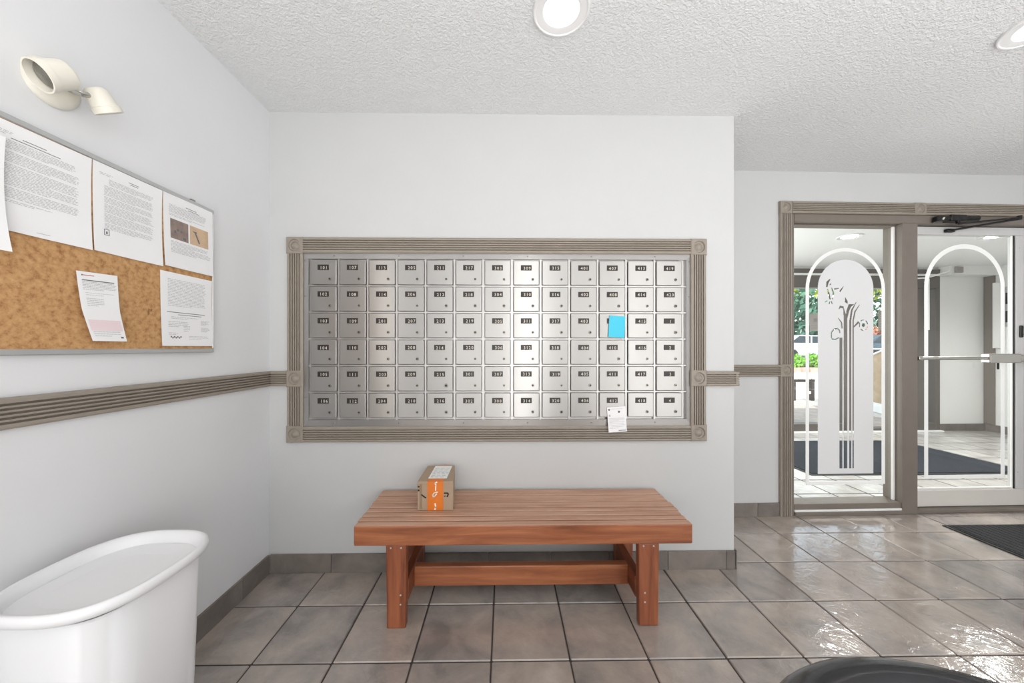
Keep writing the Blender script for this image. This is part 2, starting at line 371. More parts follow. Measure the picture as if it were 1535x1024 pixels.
def lay_grid(x0, x1, y0, y1, parent, mt='tile'):
    i = math.floor((x0 - TX) / PX)
    while TX + i * PX < x1:
        j = math.floor((y0 - TY) / PY)
        while TY + j * PY < y1:
            a, b, c, d = max(x0, TX + i * PX), min(x1, TX + (i + 1) * PX), max(y0, TY + j * PY), min(y1, TY + (j + 1) * PY)
            if b - a > .02 and d - c > .02: yield a, b, c, d
            j += 1
        i += 1
inv = floor_w.inverted()
def lay_world(a, b, c, d, parent, mt, g=.0055):
    o = lay(a, b, c, d, parent, mt, g=g)
    if o: o.location = WM[parent.name].inverted() @ Vector((o.location.x, o.location.y, o.location.z))
YT = TY - 4 * PY
XS = TX + math.floor((XC - TX) / PX) * PX             # grout line left of the wall corner: beyond it the tiles run on to the entrance
for q in lay_grid(XL, XS, YT, YB, flo): lay_world(*q, flo, 'tile')
for q in lay_grid(XS, XR - .9, YT, 2.56, flo): lay_world(*q, flo, 'tile')
m = MB()
for q in list(lay_grid(XL, XR, YF, YT, flo)) + list(lay_grid(XR - .9, XR, YT, 2.56, flo)):
    a, b, c, d = q; m.box(a + .002, b - .002, c + .002, d - .002, -.008, 0)
o = m.build('tile_field', M['tile'], flo); o['kind'] = 'stuff'

# baseboards of cut tile
def baseboard(name, pts, hgt=.1, th=.011, xf=None, joints=None):
    """pts: start and end of the wall line; the tiles stand on its left-hand side."""
    (x0, y0), (x1, y1) = pts; L = math.hypot(x1 - x0, y1 - y0); dx, dy = (x1 - x0) / L, (y1 - y0) / L; nx, ny = -dy, dx
    def slab(a, b, t0, t1, z0, z1):
        m = MB(xf); q = [(x0 + dx * u + nx * t, y0 + dy * u + ny * t) for u, t in ((a, t0), (b, t0), (b, t1), (a, t1))]
        m.prism(q, 2, z0, z1); return m
    root = struct(slab(0, L, 0, .004, .001, hgt - .002).build(name, M['grout_pale']))
    cuts = [0] + (joints or []) + [L]
    for a, b in zip(cuts[:-1], cuts[1:]):
        o = slab(a + .0015, b - .0015, .001, th, .001, hgt).build('base_tile', M['tile_base'], root)
    return root
baseboard('baseboard_back', [(XC + .012, YB), (XL + .011, YB)], joints=[.06, .38, .70, 1.02, 1.36, 1.70, 1.885, 2.2])
baseboard('baseboard_corner', [(XC, 2.452), (XC, YB - .011)], joints=[.28])
baseboard('baseboard_left', [(XL, YB - .011), (XL, YF)], joints=[.19 + .31 * k for k in range(14)])
baseboard('baseboard_entrance', [(.715, 0), (0, 0)], hgt=.096, xf=E, joints=[.17, .48])

# ------------------------------------------------------------------ fluted trim
def flute_profile(wd, th, n=5):
    """(across, out) outline of a fluted board lying on the wall."""
    p = [(0, 0), (0, th * .8), (.005, th)]; e = .011; pitch = (wd - 2 * e) / n
    for k in range(n):
        a = e + k * pitch
        p += [(a + pitch * .22, th), (a + pitch * .30, th - .008), (a + pitch * .5, th - .0105), (a + pitch * .70, th - .008), (a + pitch * .78, th)]
    return p + [(wd - .006, th), (wd, th * .8), (wd, 0)]
def fluted(a, b, across, out, wd, th, xf=None, mb=None):
    """Board from a to b; 'across' is the direction of its width starting at the line a-b."""
    a, b, ac, ou = Vector(a), Vector(b), Vector(across), Vector(out); m = mb or MB(xf); pr = flute_profile(wd, th); n = len(pr)
    vs = [a + ac * u + ou * d for u, d in pr] + [b + ac * u + ou * d for u, d in pr]
    fs = [tuple(range(n)), tuple(range(n, 2 * n))[::-1]] + [(i, (i + 1) % n, n + (i + 1) % n, n + i) for i in range(n)]
    return m.add(vs, fs)
def rosette(c, u, v, out, sz, th, xf=None):
    c, u, v, ou = Vector(c), Vector(u), Vector(v), Vector(out); m = MB(xf); h = sz / 2; b = .004
    q = lambda s, d: [c + u * (i * s) + v * (j * s) + ou * d for i, j in ((-1, -1), (1, -1), (1, 1), (-1, 1))]
    vs = q(h, 0) + q(h, th - b) + q(h - b, th); fs = []
    for L in (0, 4):
        for k in range(4): fs.append((L + k, L + (k + 1) % 4, L + 4 + (k + 1) % 4, L + 4 + k))
    m.add(vs, fs)
    ring = [(h - b, None), (h * .74, th), (h * .66, th - .007), (h * .5, th - .008), (h * .36, th - .003), (h * .22, th + .0015), (.0005, th + .003)]
    N = 24; vs = []; fs = []
    for r, d in ring:
        for k in range(N):
            t = 2 * PI * k / N; x, y = math.cos(t), math.sin(t)
            if d is None: s = (h - b) / max(abs(x), abs(y)); p = c + u * x * s + v * y * s + ou * th
            else: p = c + u * x * r + v * y * r + ou * d
            vs.append(p)
    for j in range(len(ring) - 1):
        for k in range(N): fs.append((j * N + k, j * N + (k + 1) % N, (j + 1) * N + (k + 1) % N, (j + 1) * N + k))
    fs.append(tuple(range((len(ring) - 1) * N, len(ring) * N)))
    return m.add(vs, fs)
TH = .021
# chair rails
m = fluted((XL, YF, 1.003), (XL, YB, 1.003), (0, 0, 1), (1, 0, 0), .080, TH); struct(m.build('trim_1', M['taupe']))
r2 = struct(fluted((XL + TH - .004, YB, 1.003), (-1.166, YB, 1.003), (0, 0, 1), (0, -1, 0), .080, TH).build('trim_2', M['taupe']))
m = fluted((1.094, YB, 1.0), (XC + .018, YB, 1.0), (0, 0, 1), (0, -1, 0), .080, TH); fluted((XC, YB - .018, 1.0), (XC, 2.45, 1.0), (0, 0, 1), (1, 0, 0), .080, TH, mb=m); struct(m.build('trim_3', M['taupe']))
struct(fluted((.0, 0, 1.003), (.708, 0, 1.003), (0, 0, 1), (0, -1, 0), .083, TH, E).build('trim_4', M['taupe']))

# surround of the mailbox panel
fx0, fx1, fz0, fz1, fw = -1.166, 1.094, .703, 1.799, .083
tr = struct(empty('trim_5', (0, YB, fz0)))
def fl(*a): fluted(*a, fw, TH).build('fluted_casing', M['taupe'], tr)
UP, AX, OUT = (0, 0, 1), (1, 0, 0), (0, -1, 0)
zc = 1.043
fl((fx0 + .088, YB, fz1 - fw), (fx1 - .088, YB, fz1 - fw), UP, OUT)
fl((fx0 + .088, YB, fz0), (fx1 - .088, YB, fz0), UP, OUT)
for x in (fx0 + .003, fx1 - fw - .003):
    fl((x, YB, fz0 + .088), (x, YB, zc - .043), AX, OUT); fl((x, YB, zc + .043), (x, YB, fz1 - .088), AX, OUT)
for x in (fx0 + .044, fx1 - .044):
    for z in (fz0 + .044, zc, fz1 - .044): rosette((x, YB, z), AX, UP, OUT, .088, .024).build('rosette', M['taupe'], tr, True, 35)

# ------------------------------------------------------------------ mailbox panel
px0, px1, pz0, pz1 = fx0 + fw, fx1 - fw, fz0 + fw, fz1 - fw
pan = thing('mailbox_panel', 'brushed steel panel of numbered mailboxes set in the wall above the bench', 'mailboxes', ((px0 + px1) / 2, YB, pz0))
ix0, ix1, iz0, iz1 = -1.047, .982, .823, 1.684
m = MB(); m.box(px0, px1, YB - .004, YB - .0005, pz0, pz1); m.build('back_plate', M['steel_frame'], pan)
def bevel_bar(o0, o1, i0, i1, y_o, y_i):          # one mitred side of the outer frame
    m = MB(); vs = [(o0[0], y_o, o0[1]), (o1[0], y_o, o1[1]), (i1[0], y_i, i1[1]), (i0[0], y_i, i0[1])]
    bk = [(p[0], YB - .003, p[2]) for p in vs]
    m.add(vs + bk, [(0, 1, 2, 3), (7, 6, 5, 4), (0, 4, 5, 1), (1, 5, 6, 2), (2, 6, 7, 3), (3, 7, 4, 0)]); return m
oc = [(px0, pz0), (px1, pz0), (px1, pz1), (px0, pz1)]; ic = [(ix0, iz0), (ix1, iz0), (ix1, iz1), (ix0, iz1)]
for k in range(4):
    bevel_bar(oc[k], oc[(k + 1) % 4], ic[k], ic[(k + 1) % 4], YB - .012, YB - .021).build('frame_bar', M['steel_frame'], pan)
m = MB()
for k in range(6):
    x = px0 + .17 + k * .345
    for z in (iz1 + .017, iz0 - .018): m.lathe([(.0045, 0), (.0045, .003), (.002, .004)], (x, YB - .0155, z), (0, -1, 0), 8)
for z in (iz0 + .12, iz1 - .2, iz1 - .01): m.lathe([(.0045, 0), (.0045, .003), (.002, .004)], (px0 + .016, YB - .0155, z), (0, -1, 0), 8); m.lathe([(.0045, 0), (.0045, .003), (.002, .004)], (px1 - .016, YB - .0155, z), (0, -1, 0), 8)
m.build('screws', M['steel_lock'], pan)['kind'] = 'stuff'
COLS, ROWS, CW, CH, DW, DH, GX, GZ = 13, 6, .1544, .1422, .1395, .1315, -1.036, 1.677
m = MB()                                         # dividers between the doors
for i in range(1, COLS): x = GX + i * CW - .0078; m.box(x - .0045, x + .0045, YB - .0175, YB - .003, iz0, iz1)
for j in range(1, ROWS): z = GZ - j * CH + .0053; m.box(ix0, ix1, YB - .0172, YB - .003, z - .003, z + .003)
m.build('divider_grid', M['steel_frame'], pan)
nums = [101 + k for k in range(14)] + [201 + k for k in range(20)] + [301 + k for k in range(20)] + [401 + k for k in range(20)] + [1, 2, 3, 4]
def door_mesh():
    m = MB(); w, h = DW / 2, DH / 2; bev = .004; cr = .006; N = 4
    def loop(ins, y):
        out = []; r = max(cr - ins, .001)
        for cx, cz, a0 in ((w - cr, h - cr, 0), (-w + cr, h - cr, 90), (-w + cr, -h + cr, 180), (w - cr, -h + cr, 270)):
            for k in range(N): a = R(a0 + 90 * k / (N - 1)); out.append((cx + r * math.cos(a), y, cz + r * math.sin(a)))
        return out
    # the face is very slightly pillowed, as pressed sheet is
    L = [loop(0, 0), loop(0, -.006), loop(.0015, -.0085), loop(.004, -.0092), loop(.022, -.0092)]
    n = 4 * N; vs = sum(L, []); fs = []
    for j in range(len(L) - 1):
        for k in range(n): fs.append((j * n + k, j * n + (k + 1) % n, (j + 1) * n + (k + 1) % n, (j + 1) * n + k))
    fs.append(tuple(range((len(L) - 1) * n, len(L) * n))); m.add(vs, fs)
    me = bpy.data.meshes.new('mailbox_door'); me.from_pydata([tuple(q) for q in m.v], [], m.f); me.materials.append(M['steel'])
    bm = bmesh.new(); bm.from_mesh(me); bmesh.ops.recalc_face_normals(bm, faces=bm.faces); bm.to_mesh(me); bm.free()
    me.polygons.foreach_set('use_smooth', [True] * len(me.polygons)); me.set_sharp_from_angle(angle=R(50)); return me
DM = door_mesh()
def lock_mesh():
    m = MB(); m.lathe([(.0075, 0), (.0075, .003), (.0062, .0045), (.0045, .0045)], (0, 0, 0), (0, -1, 0), 14, 0)
    m.lathe([(.0046, .0046), (.0001, .0046)], (0, 0, 0), (0, -1, 0), 10, 1, False, False)
    me = bpy.data.meshes.new('lock'); me.from_pydata([tuple(q) for q in m.v], [], m.f); me.materials.append(M['steel_lock']); me.materials.append(M['dark'])
    me.polygons.foreach_set('material_index', m.mi); return me
LM = lock_mesh()
PWM = WM[pan.name].inverted()
for i in range(COLS):
    for j in range(ROWS):
        k = i * ROWS + j; num = str(nums[k])
        cx, cz = GX + i * CW + DW / 2, GZ - j * CH - DH / 2
        d = share('mailbox_door', DM, PWM @ Vector((cx, YB - .0165, cz)), pan, (random.gauss(0, .0035), 0, random.gauss(0, .006)))
        pw = .058; x0 = -DW / 2 + .040; zt = DH / 2 - .026; zb = zt - .028
        m = MB(); m.box(x0, x0 + pw, -.0115, -.0085, zb, zt, 0)
        sz = .0228; tw = .0142 * len(num); cxn = x0 + pw * .56 + random.uniform(-.003, .003); zb2 = zb + .0045 + random.uniform(-.001, .001)
        for q, ch in enumerate(num):
            dv, df = DIG[ch]; ox = cxn - tw / 2 + .0142 * (q + .5)
            m.add([(ox + p.x * sz * .95, -.0118, zb2 + p.y * sz) for p in dv], df, 1)
        me = bpy.data.meshes.new('number_plate'); me.from_pydata([tuple(q) for q in m.v], [], m.f); me.materials.append(M['plate']); me.materials.append(M['cream_ink'])
        me.polygons.foreach_set('material_index', m.mi)
        share('number_plate', me, (0, 0, 0), d)
        s = random.choice([.9, 1, 1, 1.15]); l = share('lock', LM, (-DW / 2 + .104, -.0096, DH / 2 - .1015), d); l.scale = (s, 1, s)
        if num == '215': l.scale = (1.5, 1.2, 1.5)

# ------------------------------------------------------------------ papers
def paper_sheet(name, label, cat, P, print_fn, group=None, mats=None, th=.0006, nu=6, nv=10, parent_mat='paper'):
    """P(u, v, d): world point on the sheet, u across, v down, d out from its face. print_fn returns (u0, v0, u1, v1, ink index)."""
    m = MB(); vs = []; fs = []
    for d in (0, -th):
        for j in range(nv + 1):
            for i in range(nu + 1): vs.append(P(i / nu, j / nv, d))
    n = (nu + 1) * (nv + 1); idx = lambda i, j, k: k * n + j * (nu + 1) + i
    for j in range(nv):
        for i in range(nu):
            fs.append((idx(i, j, 0), idx(i + 1, j, 0), idx(i + 1, j + 1, 0), idx(i, j + 1, 0))); fs.append((idx(i, j, 1), idx(i, j + 1, 1), idx(i + 1, j + 1, 1), idx(i + 1, j, 1)))
    for i in range(nu):
        for j in (0, nv): fs.append((idx(i, j, 0), idx(i, j, 1), idx(i + 1, j, 1), idx(i + 1, j, 0)))
    for j in range(nv):
        for i in (0, nu): fs.append((idx(i, j, 0), idx(i, j + 1, 0), idx(i, j + 1, 1), idx(i, j, 1)))
    m.add(vs, fs); o = tag(m.build(name, M[parent_mat], None, True, 30), label, cat, group)
    rects = print_fn() if print_fn else []
    if rects:
        mats = mats or ['ink', 'ink_dark', 'ink_pink', 'ink_red', 'photo_a', 'photo_b']
        m = MB()
        for u0, v0, u1, v1, c in rects:
            k = max(1, int((u1 - u0) * nu * 1.5)); lift = .0004 + .0002 * (c < 2)
            a = [(u0 + (u1 - u0) * q / k) for q in range(k + 1)]
            rows = [v0, v1] if v1 - v0 < .06 else [v0 + (v1 - v0) * q / 4 for q in range(5)]
            vs = [P(u, v, lift) for v in rows for u in a]
            m.add(vs, [(r * (k + 1) + q, r * (k + 1) + q + 1, (r + 1) * (k + 1) + q + 1, (r + 1) * (k + 1) + q) for r in range(len(rows) - 1) for q in range(k)], c)
        m.build('printing', [M[x] for x in mats], o)['kind'] = 'stuff'
    return o
def lines(u0, u1, v0, v1, step, hgt=.36, c=0, last=.6, gaps=True):
    out = []; v = v0
    while v < v1:
        u = u0; end = u1 - random.uniform(0, .05)
        if v + step >= v1: end = u0 + (u1 - u0) * last
        while u < end:
            wd = random.uniform(.02, .09); out.append((u, v, min(u + wd, end), v + step * hgt, c)); u += wd + (.010 if gaps else 0)
        v += step
    return out
BX = XL + .0195                                   # face of the cork
def sheet_on_board(y0, y1, z0, z1, skew=0.0, curl=.006, lift=.0012, tilt=0):
    def P(u, v, d):
        y = (y0 + (y1 - y0) * u + skew * v) * .986; z = 1.21 + (z1 + (z0 - z1) * v + tilt * u - 1.21) * .986
        out = lift + curl * (v ** 3) * (.4 + .6 * abs(2 * u - 1)) + curl * .5 * (1 - v) ** 4 * u
        return Vector((BX + out + d, y, z))
    return P
def print_letter(head, body, logo=None, foot=False):
    def f():
        o = []
        for v, a, b in head: o += [(a, v, b, v + .006, 1)]
        for a, b, v0, v1 in body: o += lines(a, b, v0, v1, .0145)
        if logo: a, v = logo; o += [(a, v, a + .07, v + .006, 1), (a, v, a + .008, v + .07, 1), (a + .062, v, a + .07, v + .07, 1), (a, v + .064, a + .07, v + .07, 1), (a + .025, v + .025, a + .045, v + .055, 1)]
        if foot: o += [(.42, .955, .55, .96, 0)]
        return o
    return f
# cork board
bd = thing('cork_board', 'cork notice board in an aluminium frame on the left wall', 'notice board', (XL, .92, 1.188))
by0, by1, bz0, bz1 = .300, 1.508, 1.189, 1.798
m = MB(); m.box(XL + .001, BX, by0 + .008, by1 - .008, bz0 + .008, bz1 - .008); m.build('cork_sheet', M['cork'], bd)
for a, b, c, d in ((by0, by1, bz0, bz0 + .017), (by0, by1, bz1 - .017, bz1), (by0, by0 + .017, bz0 + .017, bz1 - .017), (by1 - .009, by1, bz0 + .017, bz1 - .017)):
    m = MB(); m.bbox(XL + .0005, XL + .0222, a, b, c, d, .003); m.build('frame_bar', M['alu'], bd)
m = MB(); m.box(XL + .0005, XL + .010, 1.412, 1.430, bz1, bz1 + .010); m.build('hanging_clip', M['steel_lock'], bd)
paper_sheet('notice_letter', 'long typed letter at the left of the cork board, top row', 'paper', sheet_on_board(.864, 1.079, 1.508, 1.787),
    print_letter([(.115, .30, .52), (.14, .20, .66)], [(.06, .22, .09, .13), (.12, .82, .165, .25), (.1, .86, .27, .37), (.1, .86, .385, .49), (.1, .86, .50, .585), (.1, .86, .60, .70), (.1, .6, .715, .74)], (.05, .73), True), 'typed letters on the cork board')
paper_sheet('notice_letter', 'typed letter with a small round emblem at its foot, middle of the top row', 'paper', sheet_on_board(1.084, 1.298, 1.510, 1.789),
    print_letter([(.085, .47, .62), (.105, .49, .61)], [(.08, .3, .10, .128), (.2, .85, .15, .215), (.14, .85, .235, .34), (.14, .85, .36, .42), (.14, .85, .44, .53), (.14, .85, .55, .64), (.14, .85, .66, .72)], (.13, .73), False), 'typed letters on the cork board')
def photo_page():
    o = [(.42, .10, .64, .107, 1), (.47, .125, .7, .131, 1)]
    o += lines(.1, .85, .14, .255, .0165); o += lines(.1, .85, .265, .295, .0165)
    o += [(.12, .33, .47, .60, 4), (.5, .33, .9, .60, 5)]
    o += [(.19, .48, .23, .52, 1), (.24, .45, .28, .48, 1), (.31, .46, .34, .49, 1), (.36, .55, .42, .58, 1)]
    o += [(.60 + .008 * k, .405 + .0135 * k, .63 + .008 * k, .425 + .0135 * k, 1) for k in range(11)] + [(.57, .40, .65, .415, 1)]
    o += lines(.12, .9, .635, .70, .018); o += lines(.12, .95, .71, .80, .018)
    return o
paper_sheet('photo_notice', 'notice with two brown photos printed side by side, upper right of the board', 'paper', sheet_on_board(1.303, 1.517, 1.517, 1.792, .004, .005), photo_page)
def sign_page():
    o = lines(.12, .86, .09, .45, .021, .3) + [(.1, .535, .84, .543, 1), (.3, .565, .76, .572, 1)]
    o += lines(.17, .7, .6, .64, .02, .3, 0); o += lines(.12, .5, .665, .75, .022, .3, 0, .5); o += lines(.75, .94, .63, .7, .014, .4); o += lines(.75, .94, .73, .8, .014, .4)
    o += lines(.4, .55, .72, .8, .022, .3); o += lines(.12, .35, .82, .85, .02, .3); o += [(.15 + .03 * k, .865 + .012 * (k % 2), .175 + .03 * k, .885 + .012 * (k % 2), 1) for k in range(7)]
    o += lines(.5, .92, .86, .92, .02, .25)
    return o
paper_sheet('signed_notice', 'typed form with a signature at the foot, lower right of the board', 'paper', sheet_on_board(1.293, 1.515, 1.216, 1.496, .003, .005), sign_page)
paper_sheet('notice_sheet', 'blank white sheet hanging over the left part of the board, cut by the picture edge', 'paper', sheet_on_board(.670, .884, 1.450, 1.735, .004, .02, .012), lambda: [])
def folded(u, v, d):
    y0 = 1.043 + (1.072 - 1.043) * v; y1 = 1.152 + (1.167 - 1.152) * v
    y = y0 + (y1 - y0) * u; z = 1.438 + .006 * u + (1.230 - 1.438 - .006 * u) * v
    y *= .984; z = 1.21 + (z - 1.21) * .984
    fold = .018 * (1 - abs(v - .5) * 2) + .016 * max(0, v - .5)
    return Vector((BX + .003 + fold * .5 + .012 * v * v + d, y - .012 * (1 - abs(v - .52) * 2), z))
def folded_print():
    o = [(.1, .04, .13, .06, 1), (.14, .045, .40, .055, 3), (.1, .115, .9, .128, 1)] + lines(.1, .95, .14, .25, .022, .35)
    o += lines(.15, .9, .3, .34, .03, .2); o += lines(.15, .6, .38, .5, .026, .3); o += [(.06, .69, .95, .845, 2)] + lines(.1, .9, .7, .83, .028, .25, 3)
    o += lines(.1, .9, .86, .94, .03, .25); o += [(.84, .93, .92, .955, 1)]
    return o
paper_sheet('folded_notice', 'crumpled delivery slip pinned alone on bare cork', 'paper', folded, folded_print, nv=16)

# sticky note and receipt on the mailboxes
def face_sheet(c, y, tilt, curl):
    (x0, z1), (x1, z0) = c
    def P(u, v, d):
        x = x0 + (x1 - x0) * u; z = z1 + (z0 - z1) * v; cx, cz = (x0 + x1) / 2, (z0 + z1) / 2
        a = R(tilt); dx, dz = x - cx, z - cz
        return Vector((cx + dx * math.cos(a) - dz * math.sin(a), y - d - curl * v ** 2, cz + dx * math.sin(a) + dz * math.cos(a)))
    return P
def P_flip(f): return lambda u, v, d: f(u, v, d)
YD = YB - .0165 - .0135
paper_sheet('sticky_note', 'blue sticky note stuck over the third mailbox of its column', 'note', face_sheet(((.557, 1.379), (.644, 1.264)), YD, -4, .004),
    lambda: [(.3, .42, .45, .43, 0), (.36, .52, .55, .53, 0)], mats=['sticky'], parent_mat='sticky')
paper_sheet('delivery_slip', 'small white printed slip tucked at the bottom of the mailbox panel', 'note', face_sheet(((.551, .892), (.650, .757)), YD, 3.5, .004),
    lambda: [(.06, .07, .15, .14, 1), (.2, .08, .85, .09, 0), (.08, .3, .16, .38, 0)] + lines(.08, .92, .45, .56, .035, .3) + lines(.08, .92, .6, .85, .06, .2) + [(.55, .93, .95, .955, 1)], )

# ------------------------------------------------------------------ bench
bn = thing('bench', 'reddish cedar bench with a slatted top standing below the mailboxes', 'bench', (.055, 1.68, 0))
BT = .448
edges = [(1.865, 1.7955), (1.788, 1.743), (1.7365, 1.714), (1.705, 1.6585), (1.651, 1.6185), (1.611, 1.5765), (1.569, 1.5345), (1.527, 1.488)]
for k, (y1, y0) in enumerate(edges):
    front = k == len(edges) - 1
    m = MB(); xa, xb = -.650 + random.uniform(-.004, .004), .812 + random.uniform(-.004, .004)
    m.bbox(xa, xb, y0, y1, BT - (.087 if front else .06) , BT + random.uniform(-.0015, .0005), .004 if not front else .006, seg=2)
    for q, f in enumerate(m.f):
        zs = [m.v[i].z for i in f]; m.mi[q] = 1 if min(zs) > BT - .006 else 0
    m.build('slat', [M['wood'] if front else M['wood_side'], M['wood_top']], bn)  # darker side wood puts shade into the gaps between slats
LEGX = ((-.513, -.424), (.579, .671))
def bench_leg(x0, x1, y0, y1):
    m = MB(); m.bbox(x0, x1, y0, y1, 0, BT - .087 if y0 < 1.6 else BT - .06, .006, seg=2)
    for q in m.v:
        if q.z < .012: q.x += (.004 if q.x < (x0 + x1) / 2 else -.004)
    return m
for x0, x1 in LEGX:
    bench_leg(x0, x1, 1.497, 1.535).build('leg', M['wood_leg'], bn)
    bench_leg(x0, x1, 1.80, 1.86).build('leg', M['wood_leg'], bn)
    xi = x1 - .040 if x0 < 0 else x0
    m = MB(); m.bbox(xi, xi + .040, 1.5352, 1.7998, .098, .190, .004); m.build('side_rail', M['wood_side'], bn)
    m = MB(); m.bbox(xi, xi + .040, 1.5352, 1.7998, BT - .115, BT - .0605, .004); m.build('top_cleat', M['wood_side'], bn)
    m = MB()
    for dx in (.022, .066):
        for z in (BT - .1, ): m.lathe([(.004, 0), (.004, .0012), (.002, .002)], (x0 + dx, 1.4972, z), (0, -1, 0), 8)
    for z in (.145, .105): m.lathe([(.004, 0), (.004, .0012), (.002, .002)], (x0 + (.064 if x0 < 0 else .028), 1.4972, z), (0, -1, 0), 8)
    m.build('nail_heads', M['alu'], bn)['kind'] = 'stuff'
m = MB(); m.bbox(-.424, .579, 1.62, 1.658, .098, .190, .005, seg=2); m.build('stretcher', M['wood'], bn)
m = MB(); m.bbox(.45, .5785, 1.74, 1.78, BT - .083, BT - .0605, .003); m.build('slat_brace', M['wood_side'], bn)

# parcel
bxt = BT + .0005
pc = thing('parcel', 'small cardboard parcel with orange tape on the bench', 'parcel', (-.33, 1.73, bxt))
ax0, ax1, ay0, ay1, az = -.409, -.252, 1.624, 1.842, .136
m = MB(); m.bbox(ax0, ax1, ay0, ay1, bxt, bxt + az, .002)
for q in m.v:
    if q.x > -.3: q.x += .010 - .024 * (q.y - ay0) / (ay1 - ay0)
m.build('carton', M['card'], pc)
m = MB(); m.box(ax0 + .01, ax0 + .022, ay0 - .0006, ay0, bxt + .008, bxt + az - .012); m.box(ax0 - .0006, ax1 + .0006, ay0 + .001, ay0 + .012, bxt + az - .0162, bxt + az - .0148)
m.build('flap_edges', mat('cardboard_edge', srgb(150, 126, 102), .8), pc)
m = MB(); tx0, tx1 = -.362, -.288
m.box(tx0, tx1, ay0 - .0012, ay0 + .0005, bxt + .001, bxt + az); m.box(tx0, tx1, ay0 - .0012, ay1, bxt + az - .0005, bxt + az + .001); m.build('tape', M['tape'], pc)
m = MB()
def stroke(pts, wd, y):
    for (xa, za), (xb, zb) in zip(pts[:-1], pts[1:]):
        d = Vector((xb - xa, zb - za)); L = d.length; d /= L; nx, nz = -d.y * wd / 2, d.x * wd / 2; e = d * wd * .3
        m.add([(xa - e.x + nx, y, za - e.y + nz), (xb + e.x + nx, y, zb + e.y + nz), (xb + e.x - nx, y, zb + e.y - nz), (xa - e.x - nx, y, za - e.y - nz)], [(0, 1, 2, 3)])
tc = (tx0 + tx1) / 2; zz = lambda f: bxt + az * f
stroke([(tc + .007, zz(.98)), (tc - .003, zz(.94)), (tc + .003, zz(.88))], .006, ay0 - .0016)
stroke([(tc + .002, zz(.84)), (tc + .001, zz(.70))], .005, ay0 - .0016)
stroke([(tc + .010, zz(.64)), (tc - .004, zz(.62)), (tc - .012, zz(.55)), (tc - .010, zz(.46)), (tc - .003, zz(.50)), (tc + .006, zz(.58))], .0055, ay0 - .0016)
stroke([(tc - .001, zz(.24)), (tc + .002, zz(.12)), (tc - .002, zz(.04))], .007, ay0 - .0016)
m.build('tape_lettering', M['ink_white'], pc)
m = MB()
stroke([(ax0 + .020, zz(.55)), (ax0 + .030, zz(.49)), (ax0 + .040, zz(.44))], .006, ay0 - .0008)
stroke([(tx1 + .004, zz(.60)), (tx1 + .020, zz(.60)), (tx1 + .023, zz(.56)), (tx1 + .018, zz(.48))], .006, ay0 - .0008)
stroke([(tx1 + .010, zz(.50)), (tx1 + .005, zz(.49))], .004, ay0 - .0008)
m.box(ax0 + .002, ax0 + .010, ay0 - .0008, ay0, zz(.80), zz(.85)); m.box(ax0 + .002, ax0 + .010, ay0 - .0008, ay0, zz(.67), zz(.73))
m.build('printed_marks', M['black_ink'], pc)
m = MB(); m.box(tx0 - .004, ax1 - .026, ay0 + .035, ay1 - .012, bxt + az + .001, bxt + az + .0016); lab = m.build('shipping_label', M['label_paper'], pc)
m = MB()
for k in range(7):
    y = ay0 + .05 + k * .02; x = tx0 + .004
    while x < ax1 - .035: wd = random.uniform(.008, .022); m.box(x, min(x + wd, ax1 - .028), y, y + random.choice([.004, .007]), bxt + az + .0016, bxt + az + .0019); x += wd + .008
m.build('label_printing', M['ink'], lab)

# ------------------------------------------------------------------ white bin
def superloop(cx, cy, a, b, z, n=48, e=3.2):
    out = []
    for k in range(n):
        t = 2 * PI * k / n; c, s = math.cos(t), math.sin(t)
        out.append((cx + a * math.copysign(abs(c) ** (2 / e), c), cy + b * math.copysign(abs(s) ** (2 / e), s), z))
    return out
def loft(loops, close=True):
    m = MB(); n = len(loops[0]); fs = []
    for j in range(len(loops) - 1):
        for k in range(n): fs.append((j * n + k, j * n + (k + 1) % n, (j + 1) * n + (k + 1) % n, (j + 1) * n + k))
    if close: fs += [tuple(range(n))[::-1], tuple(range((len(loops) - 1) * n, len(loops) * n))]
    m.add(sum(loops, []), fs); return m
bcx, bcy = -1.040, .934
bi = thing('waste_bin', 'tall white plastic bin against the left wall below the notice board', 'bin', (bcx, bcy, 0))
prof = [(.116, .134, .0, 4), (.121, .139, .004, 4), (.141, .160, .590, 3.4), (.1385, .1575, .594, 3.2), (.1375, .1565, .560, 3.4), (.113, .131, .03, 4)]
loft([superloop(bcx, bcy, a, b, z, 56, e) for a, b, z, e in prof]).build('bin_body', M['white_plastic'], bi, True, 50)
lip = [(.1415, .1605, .602), (.158, .175, .603), (.1675, .183, .610), (.170, .185, .620), (.168, .183, .630), (.163, .178, .634), (.154, .170, .632), (.144, .162, .618), (.1380, .1570, .596), (.1408, .1598, .594)]
lp = [superloop(bcx, bcy, a, b, z, 56, 2.75) for a, b, z in lip]; lp.append(lp[0])
loft(lp, False).build('rim', M['white_plastic'], bi, True, 60)

loft([superloop(bcx, bcy, a, b, z, 56, 3.3) for a, b, z in [(.1372, .1560, .5985), (.1372, .1560, .6035), (.128, .146, .6045), (.1, .115, .599), (.05, .06, .595), (.002, .002, .594)]], True).build('inset_lid', M['white_plastic'], bi, True, 50)

